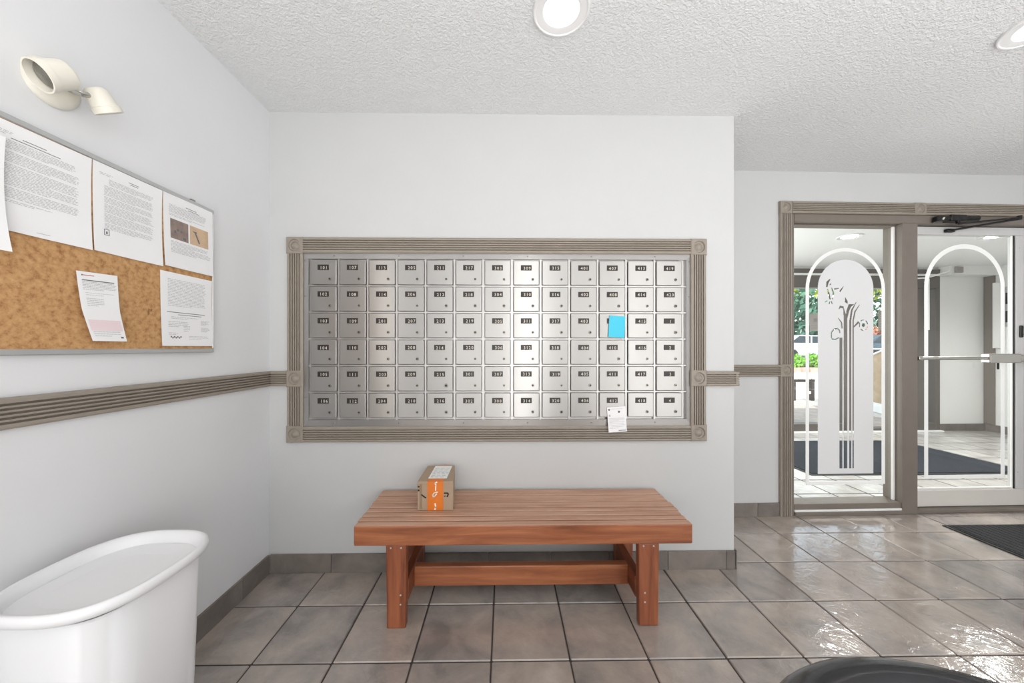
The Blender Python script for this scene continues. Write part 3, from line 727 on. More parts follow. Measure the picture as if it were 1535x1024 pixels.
# ------------------------------------------------------------------ twin spotlight on the left wall
tw = thing('twin_spotlight', 'cream twin head emergency spotlight on the left wall above the notice board', 'wall light', (XL, .985, 1.945))
cz = (XL, .985, 1.945)
m = MB(); m.lathe([(.060, .0005), (.062, .006), (.058, .018), (.046, .030), (.026, .037), (.001, .039)], cz, (1, 0, 0), 40); m.build('canopy', M['cream_plastic'], tw, True, 50)
def head(mouth, d, r, L, rb, elbow, cage):
    d = Vector(d).normalized(); c = Vector(mouth)
    m = MB(); m.lathe([(.001, -L - .008), (rb * .7, -L - .007), (rb * .95, -L), (rb, -L + .006), (r * .99, -.018), (r * 1.06, -.016), (r * 1.06, 0), (r * .96, 0), (r * .9, -.016), (r * .85, -.03), (.001, -.032)], c, d, 36, 0, False, False)
    hd = m.build('lamp_head', M['cream_plastic'], tw, True, 35)
    m = MB(); m.lathe([(r * .84, -.024), (r * .84, -.018), (r * .7, -.013), (.001, -.009)], c, d, 28, 0, False, False); m.build('lamp_lens', M['dead_bulb'], hd, True, 40)
    m = MB(); m.tube(elbow, .0075, 10); m.build('swivel_arm', M['chrome'], tw, True)
head((-1.196, .905, 1.906), (-.20, -.74, -.64), .036, .066, .034, [(-1.235, .965, 1.955), (-1.215, .95, 1.955), (-1.198, .943, 1.955)], True)
head((-1.196, 1.066, 1.917), (.12, .55, -.80), .032, .056, .029, [(-1.235, .995, 1.94), (-1.205, 1.005, 1.932), (-1.2, 1.022, 1.94), (-1.2, 1.042, 1.955)], False)

# ------------------------------------------------------------------ recessed ceiling lamps
def recessed_lamp(x, y, z, label, power=LAMP_W, col=(1, .96, .91), group='recessed lamps in the lobby ceiling'):
    t = thing('ceiling_light', label, 'ceiling light', (x, y, z), group)
    m = MB(); m.lathe([(.106, .0), (.106, -.005), (.103, -.009), (.099, -.009), (.096, -.006), (.074, -.006), (.068, -.004), (.066, .004), (.064, .03), (.070, .03), (.077, .004), (.077, .0)], (x, y, z), (0, 0, 1), 40, 0, False, False); m.build('trim_ring', M['white_ring'], t, True, 35)
    m = MB(); m.lathe([(.064, .03), (.063, .12), (.045, .155), (.001, .16)], (x, y, z), (0, 0, 1), 32, 0, False, False); rf = m.build('reflector_cup', M['reflector'], t, True, 40)
    m = MB(); m.lathe([(.001, .045), (.016, .048), (.028, .059), (.032, .075), (.026, .097), (.015, .115), (.014, .158)], (x, y, z), (0, 0, 1), 24, 0, False, False); m.build('bulb', M['bulb'], t, True, 60)
    if power > 5: l = add_light('ceiling_light_beam', 'AREA', (0, 0, .024), (0, 0, 0), power, col, shape='DISK', size=.11); l.parent = t
    return t
recessed_lamp(*LAMPS[0], H, 'round recessed ceiling lamp above the middle of the mailboxes')
recessed_lamp(*LAMPS[1], H, 'round recessed ceiling lamp near the glazed entrance, cut by the right picture edge')
for (x, y), lb in zip(LAMPS[2:], ['recessed ceiling lamp behind the viewer, in line with the mailboxes', 'recessed ceiling lamp behind the viewer on the entrance side', 'recessed ceiling lamp over the waste bin']):
    recessed_lamp(x, y, H, lb, LAMP_W * (.5 if x < 0 else 1), (1, .93, .84) if x < 0 else (1, .96, .91))

# ------------------------------------------------------------------ entrance: casing, sidelight, door
en = struct(empty('trim_6', tuple(E @ Vector((.70, 0, 0))), R(1.2)))
CWD = .094
def cas(a, b, ac): fluted(a, b, ac, OUT, .085, TH, E).build('fluted_casing', M['taupe'], en)
cas((.706, 0, .0), (.706, 0, 1.003), AX); cas((.706, 0, 1.088), (.706, 0, 2.168), AX)
cas((2.735, 0, .0), (2.735, 0, 2.168), AX)
cas((.795, 0, 2.172), (1.705, 0, 2.172), UP); cas((1.79, 0, 2.172), (2.735, 0, 2.172), UP)
for s, z in ((.748, 1.0455), (.748, 2.2125), (1.7475, 2.2145), (2.778, 2.2125)): rosette((s, 0, z), AX, UP, OUT, .088, .024, E).build('rosette', M['taupe'], en, True, 35)
fr = struct(empty('trim_7', tuple(E @ Vector((1.2, 0, 0))), R(1.2)))
def fbar(name, s0, s1, t0, t1, z0, z1, mt='taupe_dark', parent=None, b=.003):
    m = MB(E); m.bbox(s0, s1, t0, t1, z0, z1, b); return m.build(name, M[mt], parent or fr)
fbar('jamb', .791, .82, -.004, .115, 0, 2.172); fbar('jamb', 2.68, 2.74, -.004, .115, 0, 2.172)
fbar('head_rail', .82, 2.68, -.006, .115, 2.113, 2.172)
fbar('mullion', 1.622, 1.737, -.012, .12, 0, 2.113)
fbar('glazing_stop', .82, 1.622, .030, .10, 2.104, 2.1125)
fbar('sill_rail', .82, 1.622, -.004, .11, .042, .082)
fbar('sill_strip', .82, 1.622, -.010, .11, .026, .042, 'bead'); fbar('threshold', .82, 1.622, -.016, .11, 0, .026)
fbar('threshold', 1.737, 2.68, -.004, .115, 0, .024)

def dp(s, z, t): k = 1 + t / 2.47; return ((s + 1.26) * k - 1.26, 1.21 + (z - 1.21) * k)   # sizes measured on the wall face, moved back by t
def darch(s0, s1, z0, z1, t): a, b = dp(s0, z0, t); c, d = dp(s1, z1, t); return arch(a, c, b, d)
def arch(s0, s1, z0, ztop, n=24):
    r = (s1 - s0) / 2; c = (s0 + s1) / 2; zs = ztop - r
    return [(s0, z0), (s1, z0)] + [(c + r * math.cos(PI * k / n), zs + r * math.sin(PI * k / n)) for k in range(n + 1)]
def plate(splines, t, mt, name, parent, depth=.0012):
    vs, fs = fill2d(splines, depth); m = MB(E); m.add([(p.x, t + p.z, p.y) for p in vs], fs); return m.build(name, M[mt], parent)
w1 = struct(empty('window_1', tuple(E @ Vector((1.2, .05, .08))), R(1.2)))
m = MB(E); m.box(.82, 1.6215, .054, .060, .082, 2.104); m.build('pane', M['glass'], w1)
fbar('glazing_bead', 1.608, 1.6215, .036, .0535, .0825, 2.1035, 'bead', w1, .002)
GT = .0525
plate([darch(.909, 1.504, .218, 1.931, GT), darch(.934, 1.479, .243, 1.906, GT)], GT, 'frost_line', 'etched_border', w1)
# frosted panel with clear lily, stems and humming bird cut into it
px_s = lambda x: .82 + (x - 1190) / 155 * .775
def S(x, y):   # photograph pixel on the sidelight -> place on its glass
    return (px_s(x), 1.21 + (521 - y) / 520 * (2.445 + .025 * (px_s(x))) )
def ribbon(pts, wd):
    L, Rr = [], []
    for i, p in enumerate(pts):
        a, b = Vector(pts[max(i - 1, 0)]), Vector(pts[min(i + 1, len(pts) - 1)]); d = (b - a).normalized(); n = Vector((-d.y, d.x))
        k = wd[i] if isinstance(wd, (list, tuple)) else wd
        L.append(tuple(Vector(p) + n * k / 2)); Rr.append(tuple(Vector(p) - n * k / 2))
    return L + Rr[::-1]
zb = .297
holes = []
holes.append(ribbon([(1.171, .335), (1.171, 1.0), S(1260, 506)], .022))
holes.append(ribbon([(1.2055, .335), (1.2055, 1.33), (1.2050, 1.42), (1.189, 1.50)], [.026, .026, .026, .005]))
holes.append(ribbon([(1.213, 1.425), (1.222, 1.475), (1.238, 1.515), (1.267, 1.522)], [.014, .020, .026, .004]))
holes.append(ribbon([(1.240, .335), (1.240, 1.40), (1.252, 1.48), S(1283, 452)], [.014, .014, .013, .004]))
holes.append(ribbon([(1.263, .335), (1.263, 1.41), (1.276, 1.47), S(1288, 456)], [.010, .010, .010, .004]))
holes.append(ribbon([S(1279, 490), S(1287, 482)], [.008, .016]))
holes.append(ribbon([S(1266.5, 445), S(1268, 451), S(1270, 454)], [.004, .022, .006]))
holes.append(ribbon([S(1264, 460), S(1259, 459), S(1257, 463)], [.016, .018, .004]))
holes.append(ribbon([S(1262, 492), S(1261, 483), S(1256, 476)], [.010, .010, .004]))
holes.append(ribbon([S(1246, 507), S(1246, 498), S(1250, 493), S(1255, 492), S(1258, 495), S(1258.5, 499)], .009))
holes.append(ribbon([S(1246, 508), S(1252, 508.5), S(1257, 506)], .008))
holes.append(ribbon([S(1239, 429), S(1240, 422), S(1244, 417)], [.010, .018, .006]))
holes.append(ribbon([S(1243.5, 426), S(1245, 424)], [.006, .010]))
holes.append(ribbon([S(1240, 432), S(1242, 440), S(1244, 448)], [.008, .014, .008]))
holes.append(ribbon([S(1246, 430), S(1249, 438), S(1247, 448)], [.008, .012, .006]))
holes.append(ribbon([S(1250, 432), S(1257, 431)], [.012, .006]))
holes.append(ribbon([S(1258.5, 436), S(1264, 428)], [.012, .004]))
holes.append(ribbon([S(1236, 452), S(1240, 450)], .008)); holes.append(ribbon([S(1242.5, 455), S(1243.5, 451)], .007)); holes.append(ribbon([S(1247, 455), S(1246, 451)], .007))
cx_, cz_ = S(1294, 487)
holes.append([(cx_ + .012 * math.cos(2 * PI * k / 10), cz_ + .015 * math.sin(2 * PI * k / 10)) for k in range(10)])
for k in range(5):
    a0 = R(72 * k + 10); a1 = a0 + R(48); holes.append(ribbon([(cx_ + .031 * math.cos(a0 + (a1 - a0) * q / 4), cz_ + .038 * math.sin(a0 + (a1 - a0) * q / 4)) for q in range(5)], .007))
holes = [[dp(p[0], p[1], GT) for p in h] for h in holes]
def inside(poly, x, y):
    r = False; j = len(poly) - 1
    for i in range(len(poly)):
        (xi, yi), (xj, yj) = poly[i], poly[j]
        if (yi > y) != (yj > y) and x < (xj - xi) * (y - yi) / (yj - yi) + xi: r = not r
        j = i
    return r
# the etching is laid in narrow upright strips that stop where the design is left clear
m = MB(E); sw = .0025; (fs0, zb), (fs1, fzt) = dp(.998, .297, GT), dp(1.414, 1.846, GT); fr_ = (fs1 - fs0) / 2; fc = (fs0 + fs1) / 2; n = int(round((fs1 - fs0) / sw)); strips = {}
bbs = [(min(p[0] for p in h), max(p[0] for p in h), min(p[1] for p in h), max(p[1] for p in h), h) for h in holes]
prev = None; runs = []
for k in range(n):
    x = fs0 + (k + .5) * sw; top = fzt - fr_ + math.sqrt(max(0, fr_ ** 2 - (x - fc) ** 2)); cuts = set([zb, top]); hs = [b for b in bbs if b[0] <= x <= b[1]]
    for b in hs:
        h = b[4]
        for i in range(len(h)):
            (xa, za), (xb, zb_) = h[i - 1], h[i]
            if (xa > x) != (xb > x): cuts.add(za + (zb_ - za) * (x - xa) / (xb - xa))
    cuts = sorted(c for c in cuts if zb <= c <= top)
    for a, b in zip(cuts[:-1], cuts[1:]):
        if b - a > .0008 and not any(inside(q[4], x, (a + b) / 2) for q in hs): m.add([(x - sw / 2, GT - .002, a), (x + sw / 2, GT - .002, a), (x + sw / 2, GT - .002, b), (x - sw / 2, GT - .002, b)], [(0, 1, 2, 3)])
o = m.build('frosted_panel', M['frost'], w1)

d1 = struct(empty('door_1', tuple(E @ Vector((2.15, .05, .025))), R(1.2)))
fbar('stile', 1.70, 1.735, .123, .16, .03, 2.10, 'door_paint', d1)
DT0, DT1 = .040, .085
fbar('top_rail', 1.7375, 2.676, DT0, DT1, 2.050, 2.108, 'door_paint', d1)
fbar('stile', 2.570, 2.676, DT0, DT1, .1505, 2.0495, 'door_paint', d1)
fbar('bottom_rail', 1.7375, 2.676, DT0, DT1, .028, .150, 'door_cream', d1)
m = MB(E); m.box(1.7375, 2.5695, .060, .066, .150, 2.050); m.build('pane', M['glass'], d1)
fbar('glazing_bead', 2.551, 2.5575, .048, .0595, .150, 2.050, 'bead', d1, .002); fbar('gasket', 2.558, 2.5695, .046, .0595, .150, 2.050, 'dark', d1, .002)
fbar('glazing_bead', 1.7375, 2.545, .048, .0595, .150, .164, 'bead', d1, .002)
plate([darch(1.803, 2.421, .252, 1.968, .0585), darch(1.832, 2.391, .277, 1.936, .0585)], .0585, 'frost_line', 'etched_border', d1)
m = MB(E); m.tube([(1.745, -.012, 1.131), (2.26, -.012, 1.131)], .0125, 12); m.bbox(1.74, 1.765, -.02, .05, 1.115, 1.147, .003); pb = m.build('push_bar', M['chrome'], d1, True)
m = MB(E); m.bbox(2.258, 2.50, -.034, .020, 1.098, 1.164, .006, seg=2); m.bbox(2.50, 2.676, -.026, .0395, 1.108, 1.152, .004); m.box(2.40, 2.44, .02, .0595, 1.11, 1.15); m.build('bar_latch_box', M['chrome'], d1)
m = MB(E); m.tube([(2.36, -.005, 1.098), (2.36, -.005, 1.05)], .006, 8); m.build('bar_key', M['black_metal'], d1)
m = MB(E); m.bbox(2.592, 2.618, .030, .0398, 1.285, 1.375, .004); m.build('lock_plate', M['black_metal'], d1)
m = MB(E); m.tube([(2.604, .018, 1.30), (2.604, .014, 1.33), (2.604, .018, 1.36)], .005, 8); m.build('lock_turn', M['chrome'], d1)
# door closer
dc = thing('door_closer', 'black hydraulic closer and arm at the top of the entrance door', 'door closer', tuple(E @ Vector((2.05, -.03, 2.13))), rotz=R(1.2))
m = MB(E); m.tube([(1.862, -.036, 2.138), (2.155, -.036, 2.144)], .020, 16); m.bbox(1.93, 2.05, -.058, -.0065, 2.118, 2.162, .004); m.lathe([(.027, 0), (.027, .035), (.02, .04)], (1.862, -.036, 2.115), (0, 0, 1), 16); m.build('closer_body', M['black_metal'], dc, True, 40)
m = MB(E); m.tube([(1.862, -.058, 2.124), (1.862, -.066, 2.138)], .008, 10); m.build('valve_screw', M['chrome'], dc)
m = MB(E); m.tube([(1.985, -.05, 2.125), (1.985, -.055, 2.096)], .012, 10); m.tube([(1.985, -.055, 2.096), (2.18, -.075, 2.112), (2.40, -.085, 2.134)], .0075, 8); m.build('main_arm', M['black_metal'], dc, True)
m = MB(E); m.tube([(2.40, -.085, 2.126), (2.22, -.045, 2.100), (2.03, .02, 2.074)], .0075, 8); m.bbox(2.00, 2.06, .012, .0395, 2.062, 2.086, .004); m.lathe([(.012, 0), (.012, .03)], (2.40, -.085, 2.118), (0, 0, 1), 12); m.build('forearm', M['black_metal'], dc, True)

# lobby door mat
mt = thing('door_mat', 'charcoal ribbed door mat with a black rubber edge before the glass door', 'mat', (3.47, 1.75, 0))
m = MB(); m.bbox(2.965, 3.95, 1.15, 2.315, .0008, .006, .002); m.build('rubber_edge', M['rubber'], mt)
m = MB()
for k in range(46):
    x0 = 2.985 + k * .0206; m.bbox(x0, x0 + .0185, 1.17, 2.297, .0062, .010 + (k % 2) * .001, .001)
o = m.build('pile_ribs', M['mat_char'], mt); o['kind'] = 'stuff'

# black leather tub chair in front of the camera
ch = thing('tub_chair', 'black leather tub chair whose rounded back shows at the bottom edge', 'chair', (.545, .238, 0))
ccx, ccy, co, ci = .545, .238, .305, .220
def arc_loft(section, a0, a1, n=40):
    """section: (radius, z) outline swept about the chair's centre from a0 to a1 degrees."""
    vs = []; fs = []; k = len(section)
    for i in range(n + 1):
        a = R(a0 + (a1 - a0) * i / n)
        for r, z in section: vs.append((ccx + r * math.cos(a), ccy + r * math.sin(a), z))
    for i in range(n):
        for j in range(k): fs.append((i * k + j, i * k + (j + 1) % k, (i + 1) * k + (j + 1) % k, (i + 1) * k + j))
    fs += [tuple(range(k))[::-1], tuple(range(n * k, (n + 1) * k))]
    m = MB(); m.add(vs, fs); return m
rc = (co + ci) / 2; rr = (co - ci) / 2
sec = [(ci, .30), (co, .30)] + [(rc + rr * math.cos(R(a)), .701 + rr * math.sin(R(a))) for a in range(0, 181, 15)]
arc_loft(sec, -35, 215).build('backrest', M['black_leather'], ch, True, 50)
m = MB(); m.lathe([(.215, .22), (.226, .24), (.226, .30), (.215, .315)], (ccx, ccy, 0), (0, 0, 1), 36); m.build('seat_base', M['black_leather'], ch, True, 40)
m = MB(); m.lathe([(.190, .316), (.211, .335), (.211, .40), (.190, .425), (.1, .435), (.001, .436)], (ccx, ccy, 0), (0, 0, 1), 36, 0, True, False); m.build('seat', M['black_leather'], ch, True, 40)
for a in (45, 135, 225, 315):
    x, y = ccx + .17 * math.cos(R(a)), ccy + .17 * math.sin(R(a)); m = MB(); m.tube([(x, y, 0), (x, y, .225)], [.014, .02], 12); m.build('leg', M['black_metal'], ch, True)

# ------------------------------------------------------------------ vestibule behind the glass
VS0, VS1, VT, VH = .25, 5.80, 2.40, 2.37
M['wall_v'] = mat('vestibule_wall_paint', srgb(234, 234, 232), .55, spec=.25, var=.012, vscale=3)
m = MB(E); m.box(VS0 - .1, VS0, .121, VT + .12, -.02, VH + .1); struct(m.build('wall_vestibule_left', M['wall_v']))
m = MB(E); m.box(VS1, VS1 + .1, .0, VT + .12, -.02, VH + .1); struct(m.build('wall_vestibule_right', M['wall_v']))
m = MB(E); m.box(VS0, 2.45, VT, VT + .12, -.02, VH + .1); m.box(2.45, 5.07, VT, VT + .12, 2.335, VH + .1); m.box(5.07, VS1, VT, VT + .12, -.02, VH + .1); struct(m.build('wall_vestibule_back', M['wall_v']))
m = MB(E); m.box(3.9, VS1, .0, .12, -.02, VH + .1); struct(m.build('wall_vestibule_front', M['wall_v']))
m = MB(E); m.box(5.075, VS1 - .001, VT - .16, VT - .001, 2.24, VH - .001); struct(m.build('trim_8', M['wall_v']))
VL = [(3.60, 3.575), (5.10, 3.54)]
vs, fs = fill2d([[(1.2, 2.62), (7.4, 2.70), (7.4, 5.25), (1.2, 5.2)]] + [circle(x, y, .078) for x, y in VL], .02)
m = MB(); m.add([(p.x, p.y, p.z + VH + .01) for p in vs], fs); struct(m.build('ceiling_vestibule', M['ceiling_plain']))
m = MB(E); m.box(VS0 - .1, VS1 + .1, .06, VT + .10, -.04, -.0012); vf = struct(m.build('floor_vestibule', M['grout']))
for q in lay_grid(1.5, 7.1, 2.575, 4.96, vf): lay_world(*q, vf, 'tile_glare', .0095)
baseboard('baseboard_vestibule', [(VS1, VT), (5.07, VT)], hgt=.1, xf=E, joints=[.3, .6])
baseboard('baseboard_vestibule_right', [(VS1, .13), (VS1, VT - .012)], hgt=.1, xf=E, joints=[.3 * k for k in range(1, 8)])
for (x, y), lb in zip(VL, ['recessed ceiling lamp seen through the fixed glass panel', 'recessed ceiling lamp seen through the top of the glass door']):
    recessed_lamp(x, y, VH, lb, 42, (1, .98, .95), 'recessed lamps in the vestibule ceiling')
vm = thing('floor_mat', 'navy mat lying on the glare-whitened vestibule floor behind the glass', 'mat', (4.0, 3.83, 0))
m = MB(); m.bbox(2.895, 5.10, 3.235, 4.43, .0008, .006, .002); m.build('rubber_edge', M['rubber'], vm)
m = MB(); m.bbox(2.93, 5.065, 3.27, 4.395, .0062, .011, .002); m.build('pile', M['mat_navy'], vm)

# outer glazing
w2 = struct(empty('window_2', tuple(E @ Vector((3.7, VT, 0))), R(1.2)))
def wbar(name, s0, s1, z0, z1, mt='taupe_deep', t0=VT - .04, t1=VT + .08): return fbar(name, s0, s1, t0, t1, z0, z1, mt, w2)
wbar('head_rail', 2.45, 5.068, 2.270, 2.335); wbar('head_strip', 2.45, 5.068, 2.240, 2.270, 'bead', VT - .045); wbar('head_rail', 2.45, 5.068, 2.064, 2.240)
wbar('post', 2.45, 2.56, .02, 2.064); wbar('mullion', 3.66, 3.87, .02, 2.064); wbar('post', 4.70, 4.86, .02, 2.064); wbar('post', 5.0, 5.068, .02, 2.064)
wbar('bottom_rail', 2.56, 3.66, .02, .12); wbar('bottom_rail', 3.87, 4.70, .02, .05); wbar('bottom_rail', 4.86, 5.0, .02, .12); wbar('sill', 2.45, 5.068, 0, .02, 'bead', VT - .09)
for a, b, z in ((2.56, 3.66, .12), (3.87, 4.70, .05), (4.86, 5.0, .12)):
    m = MB(E); m.box(a, b, VT + .02, VT + .026, z, 2.064); m.build('pane', M['glass'], w2)
m = MB(E); m.tube([(4.83, VT - .085, 2.19), (4.83, VT - .085, 1.46)], .014, 10); m.tube([(4.83, VT - .085, 2.15), (4.83, VT - .03, 2.15)], .008, 8); m.tube([(4.83, VT - .085, 1.50), (4.83, VT - .03, 1.50)], .008, 8); m.build('pull_bar', M['bead'], w2, True)['kind'] = 'stuff'
m = MB(E); m.tube([(4.62, VT - .06, 2.20), (4.78, VT - .10, 2.20), (5.06, VT - .14, 2.285), (5.10, VT - .14, 2.335)], .011, 8); m.build('closer_arm', M['bead'], w2, True)
m = MB(E); m.bbox(5.115, 5.215, VT - .19, VT - .161, 2.262, 2.345, .004); m.build('door_holder_box', mat('grey_box', srgb(150, 146, 140), .5), w2)
M['sign_back'] = mat('back_of_window_notice', srgb(138, 132, 126), .8, var=.04)
def glass_notice(s0, s1, z0, z1, label):
    m = MB(E); m.box(s0, s1, VT + .012, VT + .0145, z0, z1); o = tag(m.build('window_notice', M['sign_back']), label, 'notice'); return o
o = glass_notice(3.175, 3.304, 1.45, 1.698, 'small grey backed notice taped to the outer glass over the parked silver car')
m = MB(E); m.box(3.235, 3.285, VT + .0105, VT + .0118, 1.58, 1.63); m.build('printed_spot', M['ink_dark'], o)
m = MB(E)
for z in (1.48, 1.50, 1.52): m.box(3.19, 3.29, VT + .0105, VT + .0118, z, z + .004)
m.build('printing', M['ink_dark'], o)['kind'] = 'stuff'
o = glass_notice(4.2, 4.431, 1.461, 1.75, 'large grey backed notice taped to the outer glass above the tan wall')
m = MB(E)
for k in range(6): m.box(4.22, 4.41, VT + .0105, VT + .0118, 1.50 + .035 * k, 1.504 + .035 * k)
m.build('printing', M['ink'], o)['kind'] = 'stuff'
# right-hand vestibule wall: dark door trim, white cabinet, intercom
m = MB(E); m.bbox(VS1 - .02, VS1 - .0005, 2.285, VT - .002, .1, 2.239, .003); struct(m.build('trim_9', M['taupe_dark']))
cb = thing('wall_cabinet', 'white metal cabinet on the vestibule side wall beside the intercom', 'cabinet', tuple(E @ Vector((VS1, 2.20, 1.2))), rotz=R(1.2))
m = MB(E); m.bbox(VS1 - .07, VS1 - .0005, 2.19, 2.275, 1.2, 2.13, .004); m.build('cabinet_body', M['bead'], cb)
m = MB(E); m.bbox(VS1 - .076, VS1 - .0705, 2.198, 2.267, 1.21, 2.12, .003); m.build('cabinet_door', M['bead'], cb)
it = thing('intercom_panel', 'pale intercom panel with two dark windows seen at the right of the door glass', 'intercom', tuple(E @ Vector((VS1, 2.05, 1.5))), rotz=R(1.2))
m = MB(E); m.bbox(VS1 - .02, VS1 - .0005, 2.06, 2.186, 1.50, 2.06, .004); m.build('face_plate', M['alu'], it)
for a, b in ((1.815, 1.975), (1.56, 1.72)):
    m = MB(E); m.bbox(VS1 - .026, VS1 - .0205, 2.072, 2.176, a, b, .003); m.build('dark_window', M['dark'], it)
m = MB(E); m.lathe([(.02, 0), (.02, .006)], (VS1 - .0262, 2.12, 1.64), (-1, 0, 0), 14); m.build('speaker', M['steel_lock'], it)

# ------------------------------------------------------------------ outside
M['deck'] = mat('weathered_deck', srgb(176, 166, 158), .85, var=.15, vscale=5)
M['concrete'] = mat('pale_concrete', srgb(206, 202, 196), .9, var=.06, vscale=2)
M['asphalt'] = mat('asphalt', srgb(120, 120, 120), .9, var=.1)
M['stucco'] = mat('tan_stucco', srgb(172, 150, 122), .9, var=.22, vscale=6, bump=.5, bscale=30)
M['brick'] = mat('pink_kerb_stone', srgb(176, 138, 128), .9, var=.2, vscale=8)
M['white_ext'] = mat('white_exterior_paint', srgb(232, 232, 230), .7, var=.03)
M['bench_dark'] = mat('dark_bench_timber', srgb(66, 58, 56), .7, var=.2)
M['bench_pale'] = mat('pale_bench_slat', srgb(214, 208, 204), .7, var=.08)
M['bark'] = mat('bark', srgb(92, 74, 62), .9, var=.3)
for k, c in dict(leaf_teal=(70, 112, 92), leaf_mid=(92, 132, 84), leaf_yellow=(176, 186, 66), leaf_bright=(120, 178, 56), leaf_red=(170, 116, 92)).items(): M[k] = mat(k, srgb(*c), .7, var=.3, vscale=2)
m = MB(); m.box(-14, 40, VT + 2.60, 17.0, -.25, -.03); struct(m.build('ground', M['concrete']))
m = MB(); m.box(-14, 60, 18.4, 34, -.25, .5); struct(m.build('road', M['asphalt']))
m = MB()
for k in range(34): m.box(2.6, 6.5, 5.16 + k * .105, 5.16 + k * .105 + .095, -.0295, -.004)
o = m.build('deck_boards', M['deck']); tag(o, 'weathered deck boards laid outside the vestibule glazing', 'decking', kind='stuff')
# sloping tan wall beside the ramp
wl = tag(empty('garden_wall', (7.2, 6.6, 0)), 'tan stucco garden wall with sloping top and white base outside', 'wall')
dr = Vector((.24, .61, 0)).normalized(); nr = Vector((dr.y, -dr.x, 0))
def slope_wall(t0, t1, off0, off1, z0, zf):
    m = MB(); p = Vector((7.2, 6.84, 0)); vs = []
    for tt in (t0, t1):
        for of in (off0, off1):
            for z in (z0, zf(tt)): q = p + dr * tt + nr * of; vs.append((q.x, q.y, z))
    m.add(vs, [(0, 1, 3, 2), (4, 6, 7, 5), (0, 4, 5, 1), (2, 3, 7, 6), (0, 2, 6, 4), (1, 5, 7, 3)]); return m
slope_wall(-1.5, 1.2, 0, .25, -.02, lambda t: .986 - .28 * t).build('stucco_face', M['stucco'], wl)
slope_wall(-1.5, 1.2, -.02, .27, -.02, lambda t: .157).build('base_band', M['white_ext'], wl)
slope_wall(-1.5, 1.2, -.02, .27, -.02, lambda t: .986 - .28 * t + .03)
m = MB(); p0 = Vector((7.2, 6.84, 0))
def coping():
    vs = []
    for tt in (-1.5, 1.2):
        for of in (-.02, .27):
            for dz in (0, .03): q = p0 + dr * tt + nr * of; vs.append((q.x, q.y, .986 - .28 * tt + dz))
    return MB().add(vs, [(0, 1, 3, 2), (4, 6, 7, 5), (0, 4, 5, 1), (2, 3, 7, 6), (0, 2, 6, 4), (1, 5, 7, 3)])
coping().build('coping', M['white_ext'], wl)
# garden bench
gb = thing('garden_bench', 'dark timber garden bench with a pale slatted seat on the patio outside', 'bench', (6.98, 8.6, -.03))
for k in range(5): m = MB(); m.bbox(6.70 + k * .105, 6.79 + k * .105, 7.95, 9.3, .47, .51, .004); m.build('slat', M['bench_pale'], gb)
for x in (6.70, 7.14):
    for y in (7.98, 9.2): m = MB(); m.bbox(x, x + .075, y, y + .075, -.03, .40, .004); m.build('leg', M['bench_dark'], gb)
for y in (7.98, 9.2): m = MB(); m.bbox(6.69, 7.225, y, y + .07, .401, .4695, .004); m.build('cross_rail', M['bench_dark'], gb); m = MB(); m.bbox(6.776, 7.139, y + .01, y + .06, .12, .19, .004); m.build('low_rail', M['bench_pale'], gb)
# hedge with kerb, cars, trees
kb = struct(empty('trim_10', (15, 17.05, -.03)))
for k in range(44): m = MB(); m.bbox(7 + k * .4, 7.39 + k * .4, 16.85 + random.uniform(-.01, .01), 17.1, -.25, .22 + random.uniform(-.02, .02), .015); m.build('kerb_stone', M['brick'], kb)
m = MB(); m.box(5, 30, 17.1, 18.4, -.25, .2); struct(m.build('planting_bed', M['bark']))
def leaves(pts, size, flat=.4):
    m = MB()
    for p in pts:
        n = Vector((random.gauss(0, 1), random.gauss(0, 1), random.gauss(0, 1) + flat)).normalized(); a = n.orthogonal().normalized(); b = n.cross(a); s = size * random.uniform(.6, 1.3); p = Vector(p)
        m.add([p - a * s, p + b * s * .5, p + a * s, p - b * s * .5], [(0, 1, 2, 3)])
    return m
def blob(c, r, n, k=.75):
    out = []
    for _ in range(n):
        d = Vector((random.gauss(0, 1), random.gauss(0, 1), random.gauss(0, 1))).normalized(); q = k + (1 - k) * random.random()
        out.append((c[0] + d.x * r[0] * q, c[1] + d.y * r[1] * q, c[2] + d.z * r[2] * q))
    return out
for i in range(5):
    x = 12.2 + i * 1.26; s = thing('hedge_shrub', ['bright green clipped shrub at the left end of the row along the far kerb', 'bright green clipped shrub second from the left along the far kerb', 'bright green clipped shrub in the middle of the row before the silver car', 'bright green clipped shrub fourth from the left along the far kerb', 'bright green clipped shrub at the right end of the row along the far kerb'][i], 'shrub', (x, 17.7, .2), 'clipped shrubs along the far kerb')
    leaves(blob((x, 17.7, .52), (.62, .5, .42), 420, .5), .09).build('foliage', M['leaf_bright'], s)
    m = MB(); m.tube([(x, 17.7, .19), (x, 17.7, .6)], [.05, .03], 8); m.build('stem', M['bark'], s)
def tree(x, y, z0, hgt, rx, mt, mt2, label, n=1500, low=.25):
    t = thing('tree', label, 'tree', (x, y, z0), 'trees beyond the road')
    m = MB(); m.tube([(x, y, z0), (x + .1, y, z0 + hgt * .5), (x, y, z0 + hgt * .85)], [.22, .15, .05], 10); m.build('trunk', M['bark'], t)
    a, b = MB(), MB(); k = 9
    for q in range(k):
        f = low + (1 - low) * (q + .5) / k; rr = rx * (.55 + .55 * math.sin(PI * min(1, f * .95))); c = (x + random.uniform(-.6, .6) * rx, y + random.uniform(-.5, .5) * rx, z0 + hgt * f)
        g = leaves(blob(c, (rr * .7, rr * .7, hgt * .14), n // k, .5), .22)
        tgt = b if q > k - 4 else a; tgt.add(g.v, g.f)
    a.build('foliage', M[mt], t); b.build('foliage', M[mt2], t)
